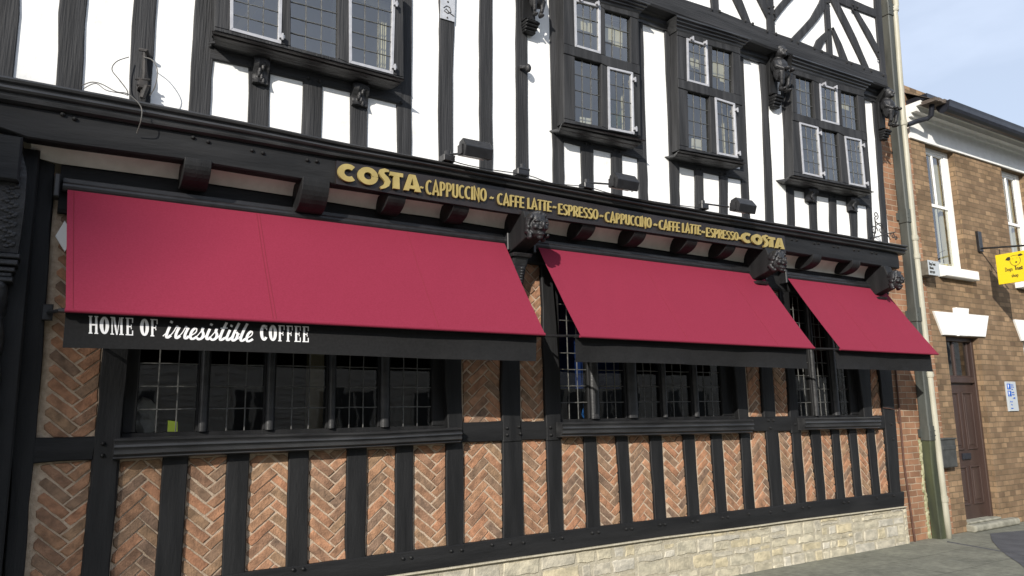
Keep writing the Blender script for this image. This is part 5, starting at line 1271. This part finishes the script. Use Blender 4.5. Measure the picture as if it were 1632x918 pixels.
# door
x0, x1, z0, z1 = dr; Y = .12
f = MB(); f.cbox((x0, Y-.04, z0), (x0+.06, Y+.05, z1), .006); f.cbox((x1-.06, Y-.04, z0), (x1, Y+.05, z1), .006); f.cbox((x0+.06, Y-.038, z1-.06), (x1-.06, Y+.05, z1), .006)
ztr = at(1535, 607, .1)[1]; f.cbox((x0+.06, Y-.038, ztr-.03), (x1-.06, Y+.05, ztr+.05), .008)
do = f.build('door', 'doorpaint', NB)
a, b = x0+.06, x1-.06; cxm = (a+b)/2
mb = MB(); mb.box((a, Y+.01, z0), (b, Y+.05, ztr-.03))
def pnl(xa, xb, za, zb_):
    for (p0, p1) in (((xa, za), (xb, za+.02)), ((xa, zb_-.02), (xb, zb_)), ((xa, za+.02), (xa+.02, zb_-.02)), ((xb-.02, za+.02), (xb, zb_-.02))): mb.cbox((p0[0], Y-.008, p0[1]), (p1[0], Y+.01, p1[1]), .005)
    mb.cbox((xa+.06, Y+.0, za+.06), (xb-.06, Y+.01, zb_-.06), .006)
hh = ztr-.03-z0
for (xa, xb) in ((a+.07, cxm-.045), (cxm+.045, b-.07)):
    pnl(xa, xb, z0+hh*.5, z0+hh*.93); pnl(xa, xb, z0+hh*.1, z0+hh*.38)
mb.build('door_leaf', 'doorpaint', do)
mb = MB(); mb.cbox((cxm-.12, Y-.015, z0+hh*.43), (cxm+.08, Y+.009, z0+hh*.475), .004); mb.build('letter_plate', 'gutter', do)
mb = MB(); mb.cbox((a+.01, Y, ztr+.05), (a+.05, Y+.04, z1-.06), .005); mb.cbox((b-.05, Y, ztr+.05), (b-.01, Y+.04, z1-.06), .005); mb.cbox((cxm-.05, Y, ztr+.05), (cxm-.01, Y+.04, z1-.06), .005); mb.box((a+.01, Y+.002, ztr+.051), (b-.01, Y+.04, ztr+.075)); mb.build('fanlight', 'doorpaint', do)
mb = MB(); mb.add([(a, Y+.02, ztr+.05), (b, Y+.02, ztr+.05), (b, Y+.02, z1-.06), (a, Y+.02, z1-.06)], [(0, 1, 2, 3)]); mb.build('glass', 'glass', do, keep=True)
mb = MB(); mb.cbox((x0-.02, -.12, .0), (x1+.3, .16, z0-.03), .02); mb.build('step', 'stepstone', NB, bevel=.012)
mb = MB(); mb.cbox((x0-.0, -.02, z0-.0295), (x1, .2, z0), .01); mb.build('threshold', 'stepstone', NB)
# eaves
mb = MB(); zb0 = zwb; mb.box((XN-.03, -.03, zb0), (XE, .05, zb0+.30)); mb.box((XN-.03, -.07, zb0+.301), (XE, .05, zb0+.35)); mb.box((XN-.03, -.15, zb0+.351), (XE, .05, zb0+.42)); mb.box((XN-.03, -.22, zb0+.421), (XE, .05, zb0+.48)); mb.build('eaves_band', 'gloss', NB)
mb = MB(); mb.box((XN+.0, -.30, zb0+.481), (XE, .05, zb0+.56)); mb.build('soffit', 'gutter', NB)
zg = at(1487, 166, -.36)[1]
mb = MB(); rings = []
for X in (XN+.22, XE): rings.append([(X, -.38+math.cos(t)*.095, zg+.03+math.sin(t)*.12) for t in [math.pi+math.pi*k/8 for k in range(9)]]+[(X, -.275, zg+.07), (X, -.485, zg+.07)])
mb.loft(rings)
for k in range(6): mb.box((XN+.9+k*1.3, -.46, zg+.045), (XN+.94+k*1.3, -.28, zg+.07))
mb.build('gutter', 'gutter', NB)
zr = zg+.05
mb = MB(); mb.add([(XN-.02, -.40, zr), (XE+.1, -.40, zr), (XE+.1, 5, zr+3.4), (XN-.02, 5, zr+3.4), (XN-.02, -.36, zr+.03), (XE+.1, -.36, zr+.03), (XE+.1, 5, zr+3.46), (XN-.02, 5, zr+3.46)], [(0, 1, 2, 3), (4, 5, 6, 7), (0, 1, 5, 4), (1, 2, 6, 5), (2, 3, 7, 6), (3, 0, 4, 7)])
for k in range(5): mb.cbox((XN-.02+k*.07, -.42-.012*(k % 2), zr-.02), (XN+.045+k*.07, -.2, zr+.03+.004*k), .004)
mb.build('roof', 'slate', NB)
# swan neck from the gutter
mb = MB(); mb.tube([at3(1485, 160, -.3), at3(1485, 172, -.3), at3(1484, 184, -.27), at3(1478, 189, -.22), at3(1462, 193, -.14), at3(1446, 199, -.07)], .034, 10); tag(mb.build('gutter_outlet', 'gutter'), 'black swan neck pipe from the gutter to the cream downpipe', 'pipe')

# alarm box
A_ = [at(p[0], p[1], -.17) for p in ((1478.5, 414.5), (1496, 417), (1497, 439), (1480, 438))]
xa, xb, za, zb_ = A_[0][0], A_[1][0], (A_[2][1]+A_[3][1])/2, (A_[0][1]+A_[1][1])/2
t = thing('alarm_box', 'small alarm box with a white printed front beside the sash window sill', 'alarm box', (xa, 0, za))
mb = MB(); mb.box((xa, -.165, za), (xb, 0, zb_)); mb.build('case', 'boxbrown', t, bevel=.004); mb = MB(); mb.cbox((xa-.002, -.17, za-.002), (xb+.002, -.1655, zb_+.002), .002); mb.build('cover', 'sigwhite', t)
LET = dict(DECO); LET.update({'D': (.5, [[(.08, .03), (.08, .97), (.25, .97), (.4, .8), (.42, .5), (.4, .2), (.25, .03), (.08, .03)]]), 'M': (.6, [[(.06, 0), (.1, 1), (.3, .3), (.5, 1), (.54, 0)]]), 'W': (.6, [[(.04, 1), (.15, 0), (.3, .7), (.45, 0), (.56, 1)]]),
 'd': (.46, [arc(.2, .27, .15, .25, 0, 360, 14), [(.36, 0), (.36, 1)]]), 'o': (.46, [arc(.22, .3, .16, .27, 0, 360, 14)]), 'g': (.46, [arc(.2, .3, .15, .26, 0, 360, 14), [(.36, .6), (.36, -.15), (.2, -.28), (.06, -.2)]]),
 's': (.38, [[(.32, .52), (.2, .58), (.08, .5), (.1, .36), (.28, .24), (.3, .1), (.18, 0), (.05, .06)]]), 'r': (.3, [[(.08, 0), (.08, .6)], [(.08, .4), (.18, .56), (.3, .56)]]), 'u': (.44, [[(.07, .6), (.07, .15), (.2, 0), (.35, .12), (.35, .6)], [(.35, .3), (.35, 0)]]),
 't': (.3, [[(.13, .85), (.13, .1), (.27, .0)], [(.02, .6), (.27, .6)]]), 'h': (.46, [[(.07, 0), (.07, 1)], [(.07, .4), (.2, .58), (.35, .45), (.35, 0)]]), 'p': (.46, [[(.07, .6), (.07, -.3)], arc(.23, .3, .15, .27, 0, 360, 14)]),
 'a': (.44, [arc(.2, .28, .14, .26, 0, 360, 14), [(.35, .58), (.35, 0)]]), 'l': (.18, [[(.08, 0), (.08, 1)]]), 'm': (.66, [[(.07, 0), (.07, .6)], [(.07, .45), (.2, .58), (.32, .45), (.32, 0)], [(.32, .45), (.45, .58), (.57, .45), (.57, 0)]]),
 'c': (.4, [arc(.22, .3, .16, .27, 50, 310, 10)]), 'e': (.44, [[(.08, .3), (.36, .3), (.32, .5), (.2, .58), (.09, .48), (.06, .28), (.12, .06), (.25, 0), (.36, .08)]]), 'n': (.46, [[(.07, 0), (.07, .6)], [(.07, .4), (.2, .58), (.35, .45), (.35, 0)]]),
 'i': (.18, [[(.08, 0), (.08, .6)], [(.08, .78), (.08, .86)]]), '0': (.46, [arc(.22, .5, .15, .45, 0, 360, 14)]), '1': (.3, [[(.05, .8), (.17, .98), (.17, 0)]]), '2': (.46, [[(.06, .8), (.2, .97), (.36, .8), (.3, .55), (.05, .03), (.4, .03)]]), '7': (.42, [[(.04, .97), (.38, .97), (.16, 0)]]), '9': (.46, [arc(.22, .7, .15, .26, 0, 360, 12), [(.37, .7), (.33, .3), (.2, 0)]]),
 'P': DECO['P']})
def line3(mb, s, org, u, v, nrm, h, maxw, sw=.07, th=.002):
    """letters on an arbitrary plane"""
    tot = sum(LET[c][0] for c in s); k = min(h, maxw/tot); x = 0
    org, u, v, nrm = Vector(org), Vector(u).normalized(), Vector(v).normalized(), Vector(nrm).normalized(); i = 0
    for c in s:
        for pl_ in LET[c][1]:
            i += 1; l, r = ribbon([(x+p[0], p[1]) for p in pl_], sw); rings = []
            for a, b in zip(l, r):
                A = org+u*(a.x*k)+v*(a.y*h); B = org+u*(b.x*k)+v*(b.y*h); e = nrm*(th+.0002*(i % 5)); rings.append([A, A+e, B+e, B])
            mb.loft(rings)
        x += LET[c][0]
mb = MB(); W_ = xb-xa; H_ = zb_-za
for s_, fy, hh_ in (('Dogs Trust', .68, .2), ('Alarms', .40, .2), ('01527 0297', .12, .15)):
    line3(mb, s_.replace('5', '2'), (xa+W_*.08, -.1705, za+H_*fy), (1, 0, 0), (0, 0, 1), (0, -1, 0), H_*hh_, W_*.84, .075)
mb.build('lettering', 'ink', t)

# hanging yellow sign, at right angles to the wall
xs0 = at(1588, 430, -.2)[0]
p_tl = at3(1587, 407, Yfor(1587, 407, xs0)); p_bl = at3(1591.8, 454, Yfor(1591.8, 454, xs0)); ys = (p_tl.y+p_bl.y)/2; ht = p_tl.z; hb = p_bl.z
wS = (ht-hb)*1.05
t = thing('hanging_sign', 'yellow hanging shop sign with a dog face, on a black wall arm', 'sign', (xs0, 0, (ht+hb)/2))
mb = MB(); mb.box((xs0-.012, ys-wS, hb), (xs0+.012, ys, ht)); mb.build('sign_panel', 'yellow', t, bevel=.004)
za_ = at(1577, 398, -.04)[1]; zp1, zp0 = at(1577, 373, -.02)[1], at(1577, 404, -.02)[1]
mb = MB(); mb.cbox((xs0-.05, -.04, zp0), (xs0+.05, 0, zp1), .005); mb.build('wall_plate', 'metalblk', t)
mb = MB(); mb.tube([(xs0, -.01, za_), (xs0, ys-wS, ht+.06)], .014, 8); mb.tube([(xs0, ys-.06, ht), (xs0, ys-.06, ht+.08)], .006, 6); mb.tube([(xs0, ys-wS+.06, ht), (xs0, ys-wS+.06, ht+.06)], .006, 6); mb.build('arm', 'metalblk', t)
mb = MB(); O = Vector((xs0-.0125, ys, hb)); H_ = ht-hb
def sp(a, b): return O+Vector((0, -a*wS, b*H_))
def spoly(pts, th=.002): mb.loft([[sp(*p) for p in pts], [sp(*p)+Vector((-th, 0, 0)) for p in pts]])
spoly([(.34, .86), (.42, .87), (.43, .8), (.38, .74), (.28, .78)]); spoly([(.66, .9), (.74, .92), (.80, .86), (.72, .84), (.66, .84)])
def sarc(cx, cy, rx, ry, a0, a1, w_=.006):
    l, r = ribbon(arc(cx, cy, rx, ry, a0, a1, 16), w_); mb.loft([[sp(*a), sp(*a)+Vector((-.002, 0, 0)), sp(*b)+Vector((-.002, 0, 0)), sp(*b)] for a, b in zip(l, r)])
sarc(.56, .72, .15, .17, 150, 390); sarc(.56, .86, .12, .03, 20, 160)
for cx, cy, r in ((.5, .78, .012), (.62, .79, .012), (.585, .66, .03)): spoly(arc(cx, cy, r, r*.9, 0, 360, 10)[:-1])
line3(mb, 'Dogs', sp(.24, .40)+Vector((-.0005, 0, 0)), (0, -1, 0), (0, 0, 1), (-1, 0, 0), H_*.13, wS*.27, .05); line3(mb, 'Trust', sp(.52, .40)+Vector((-.0005, 0, 0)), (0, -1, 0), (0, 0, 1), (-1, 0, 0), H_*.13, wS*.28, .085)
line3(mb, 'shop', sp(.40, .18)+Vector((-.0005, 0, 0)), (0, -1, 0), (0, 0, 1), (-1, 0, 0), H_*.12, wS*.26, .05)
mb.build('lettering', 'ink', t)

# parking information sign
q = [at(p[0], p[1], -.02) for p in ((1602.7, 608), (1618.6, 608.5), (1624, 655.5), (1609, 655))]
x0, x1 = (q[0][0]+q[3][0])/2, (q[1][0]+q[2][0])/2; z0, z1 = (q[2][1]+q[3][1])/2, (q[0][1]+q[1][1])/2
t = thing('parking_sign', 'small white and blue parking notice on the brown brick right of the door', 'sign', (x0, 0, z0))
mb = MB(); mb.cbox((x0, -.02, z0), (x1, 0, z1), .003); mb.build('sign_panel', 'sigwhite', t)
mb = MB(); Wp, Hp = x1-x0, z1-z0
mb.box((x0+Wp*.06, -.0225, z0+Hp*.74), (x0+Wp*.42, -.0195, z0+Hp*.93)); mb.box((x0+Wp*.06, -.0225, z0+Hp*.5), (x0+Wp*.42, -.0195, z0+Hp*.69)); mb.build('symbol', 'blue', t)
mb = MB(); line3(mb, 'P', (x0+Wp*.14, -.0227, z0+Hp*.77), (1, 0, 0), (0, 0, 1), (0, -1, 0), Hp*.13, Wp*.3, .08); line3(mb, 'P', (x0+Wp*.14, -.0227, z0+Hp*.53), (1, 0, 0), (0, 0, 1), (0, -1, 0), Hp*.13, Wp*.3, .08); mb.build('lettering', 'pale', t)
mb = MB()
for k, (s_, fx, fz) in enumerate((('Mon - Sat', .48, .87), ('9am - 7pm', .48, .80), ('1 hour', .48, .72), ('no return', .48, .62), ('in 2 hours', .48, .54), ('Mon - Sat', .2, .30), ('1 hour', .26, .20), ('no return', .2, .08))):
    line3(mb, s_, (x0+Wp*fx, -.0205, z0+Hp*fz), (1, 0, 0), (0, 0, 1), (0, -1, 0), Hp*.045, Wp*(.46 if fx > .4 else .6), .08)
mb.loft([[(x0+Wp*.5, y_, z0+Hp*.44), (x0+Wp*.75, y_, z0+Hp*.40), (x0+Wp*.75, y_, z0+Hp*.48)] for y_ in (-.0195, -.022)]); mb.build('print', 'blue', t)
# grey letter box on the wall by the pipes
q = [at(p[0], p[1], -.1) for p in ((1500, 699), (1524, 699), (1526, 745), (1503, 746))]
x0, x1 = (q[0][0]+q[3][0])/2, (q[1][0]+q[2][0])/2; z0, z1 = (q[2][1]+q[3][1])/2, (q[0][1]+q[1][1])/2
t = thing('letter_box', 'dull grey metal letter box on the wall between cream pipe and brown door', 'letter box', ((x0+x1)/2, 0, z0))
mb = MB(); mb.cbox((x0, -.1, z0), (x1, 0, z1), .012); mb.build('case', 'boxgrey', t)
mb = MB(); zz = z0+(z1-z0)*.62; mb.cbox((x0+.015, -.108, zz), (x1-.015, -.1005, zz+.05), .003); mb.build('flap', 'boxgrey', t); mb = MB(); mb.cbox((x0-.008, -.115, z1-.012), (x1+.008, 0, z1+.008), .004); mb.build('lid', 'boxgrey', t)
# vent brick high up on the neighbour is left out; thin wire by its window
mb = MB(); mb.tube([at3(1493, 408, -.03), at3(1499, 402, -.06), at3(1506, 399, -.03)], .003, 5); tag(mb.build('wire', 'ink'), 'thin dark wire curling up from the alarm box to the sash window', 'cable')

# ================================================================== things inside the windows
def inbox(nm, m, px, Y, lab, cat, th=.01):
    w_ = [at(p[0], p[1], Y) for p in px]; mb = MB(); mb.slab(w_, Y, Y+th, .001); return tag(mb.build(nm, m), lab, cat)
inbox('card', 'lime', [(268, 670), (283, 672), (283, 688), (267, 688)], .09, 'lime green card standing inside the bottom of the first cafe window', 'card')
# white crumpled bag and blue bag
def bag(nm, m, c, r, lab):
    mb = MB(); mb.ell(c, r, n=20, m=14); vs = []
    for v in mb.v:
        p = Vector(v); d = noise.noise(p*22)*.03+noise.noise(p*9)*.05; q = (p-Vector(c)); vs.append(tuple(Vector(c)+q*(1+d/max(.05, q.length))))
    mb.v = vs; return tag(mb.build(nm, m, smooth=False), lab, 'bag')
c = at3(234, 664, .22); bag('paper_bag', 'pale', (c.x, .22, c.z), (.07, .05, .13), 'crumpled white paper bag behind the left light of the first cafe window')
c = at3(937, 655, .25); bag('plastic_bag', 'bluecloth', (c.x, .25, c.z), (.07, .04, .10), 'bright blue plastic bag behind the first light of the middle cafe window')
# blinds behind the upper windows
def blind(key, px0, px1, yt, yb, Y=-.22):
    a = at(px0[0], px0[1], Y); b = at(px1[0], px1[1], Y); mb = MB(); mb.box((a[0], Y, b[1]), (b[0], Y+.008, a[1]))
    for k in range(3): mb.box((a[0]+(b[0]-a[0])*k/3+.005, Y-.002, b[1]-.03*(k+1)), (a[0]+(b[0]-a[0])*(k+1)/3-.005, Y+.004, b[1]-.002))
    mb.build('blind', 'blind', WOBJ[key])
blind('B', (918, 22), (1004, 68), 0, 0); blind('C', (1100, 84), (1168, 124), 0, 0); blind('D', (1271, 140), (1371, 172), 0, 0)
mb = MB(); a, b = at3(362, 60, .2), at3(430, -30, .2); mb.tube([a, b], .05, 4); mb.build('roof_beam', 'yellowbeam', TB)
mb = MB(); a = at3(613, -20, -.1); b = at3(606, 105, -.1); mb.tube([a, b], .03, 4); mb.build('inner_post', 'blind', TB)
def drape(key, px, Y=-.16, m='blind', nm='curtain'):
    w_ = [at(p[0], p[1], Y) for p in px]; x0, x1, z0, z1 = w_[0][0], w_[1][0], w_[2][1], w_[0][1]; mb = MB(); n = 24
    mb.loft([[(x0+(x1-x0)*k/n, Y+.018*math.sin(k*1.4), z), (x0+(x1-x0)*k/n, Y+.018*math.sin(k*1.4)+.004, z)] for k in range(n+1) for z in (z0,)][:0] or [[(x0+(x1-x0)*k/n, Y+.018*math.sin(k*1.4), z0), (x0+(x1-x0)*k/n, Y+.018*math.sin(k*1.4), z1), (x0+(x1-x0)*k/n, Y+.018*math.sin(k*1.4)+.004, z1), (x0+(x1-x0)*k/n, Y+.018*math.sin(k*1.4)+.004, z0)] for k in range(n+1)])
    mb.build(nm, m, WOBJ[key])
drape('B', ((988, 112), (1001, 112), (1001, 208), (988, 208))); drape('B', ((994, 85), (1004, 85), (1004, 98), (994, 98)))
drape('C', ((1150, 185), (1171, 185), (1171, 255), (1150, 255))); drape('C', ((1151, 128), (1168, 128), (1168, 150), (1151, 150)))
drape('D', ((1354, 225), (1368, 225), (1368, 300), (1354, 300))); drape('D', ((1350, 178), (1366, 178), (1366, 212), (1350, 212)))
drape('A', ((603, -20), (620, -20), (620, 112), (603, 112)))
inbox('paper_pile', 'pale', [(1103, 220), (1122, 224), (1130, 244), (1103, 237)], -.22, 'white papers propped inside the lower left light of the third upper window', 'papers')
inbox('paper_sheet', 'pale', [(925, 186), (942, 189), (942, 200), (925, 197)], -.22, 'white paper lying inside the lower left light of the second upper window', 'papers')
# pot plant behind the second upper window
c = at3(985, 205, -.1); t = thing('pot_plant', 'leafy green pot plant behind the lower right light of the second upper window', 'plant', (c.x, -.1, c.z-.05))
mb = MB(); mb.tube([(c.x, -.08, c.z-.12), (c.x, -.08, c.z-.02)], [.05, .065], 12); mb.build('pot', 'pale', t)
mb = MB()
for k in range(70):
    a = random.random()*6.28; l = random.uniform(.08, .36); e = random.uniform(.4, 1.5); p = Vector((c.x, -.08, c.z-.02)); d = Vector((math.cos(a)*math.cos(e), math.sin(a)*math.cos(e)*.3, math.sin(e)))
    q = p+d*l; s_ = d.cross(Vector((0, 1, 0))).normalized()*.016; m_ = p+d*l*.6
    mb.add([m_, m_+s_+d*.02, q, m_-s_+d*.02], [(0, 1, 2, 3)])
mb.build('foliage', 'leaf', t)

# ================================================================== the other side of the street (seen only as reflections)
OB = thing('terrace_building', 'pale weatherboarded terrace across the street, behind the camera and mirrored in the glass', 'building', (3, -17, 0))
mb = MB()
for k in range(36): mb.add([(-14, -17+.0, k*.18), (70, -17, k*.18), (70, -17.02, k*.18+.18), (-14, -17.02, k*.18+.18)], [(0, 1, 2, 3)]); mb.add([(-14, -17.02, k*.18+.18), (70, -17.02, k*.18+.18), (70, -17, k*.18+.18), (-14, -17, k*.18+.18)], [(0, 1, 2, 3)])
M['boards'] = mat('cream weatherboard', (.5, .46, .38), (.6, .56, .48), 6, (.3, 1, 1), .8)
mb.build('wall', 'boards', OB)
for k in range(28):
    for zz in (.9, 3.9):
        f = MB(); x = -13+k*2.9; f.cbox((x-.05, -16.99, zz-.05), (x+1.15, -16.95, zz+1.65), .01); o = f.build('window', 'boards', OB); g_ = MB(); g_.box((x+.05, -16.945, zz+.05), (x+.52, -16.94, zz+1.55)); g_.box((x+.58, -16.945, zz+.05), (x+1.05, -16.94, zz+1.55)); g_.build('pane', 'boxgrey', o)
mb = MB(); mb.add([(-14.2, -16.7, 6.4), (70.2, -16.7, 6.4), (70.2, -20, 8.2), (-14.2, -20, 8.2), (-14.2, -23.3, 6.4), (70.2, -23.3, 6.4)], [(0, 1, 2, 3), (3, 2, 5, 4)]); mb.build('roof', 'slate', OB)

# unseen block added far behind the camera; its edge dims the front's left end
BLK = thing('sun_blocker', 'tall unseen block added far behind the camera to dim the sun on the awning', 'sun blocker', (-80, -75, 0))
hs = Vector((-SUNV.x, -SUNV.y)).normalized(); pp_ = Vector((-hs.y, hs.x)); pp_ = pp_ if pp_.x < 0 else -pp_
P0 = Vector((BLKX, -.35))+hs*100
c4 = [P0, P0+pp_*9, P0+pp_*9+hs*9, P0+hs*9]; zt9 = BLKZ+100*(-SUNV.z)/math.hypot(SUNV.x, SUNV.y)
mb = MB(); mb.loft([[(c.x, c.y, z) for c in c4] for z in (-.1, zt9)]); mb.build('wall', 'stepstone', BLK)
mb = MB(); ap = (c4[0]+c4[2])/2
mb.loft([[(c.lerp(ap, .06).x, c.lerp(ap, .06).y, zt9+.01) for c in c4], [(ap.x+v[0], ap.y+v[1], zt9+1.6) for v in ((-.2, 0), (0, -.2), (.2, 0), (0, .2))]]); mb.build('roof', 'slate', BLK)  # cap of the added sun blocker
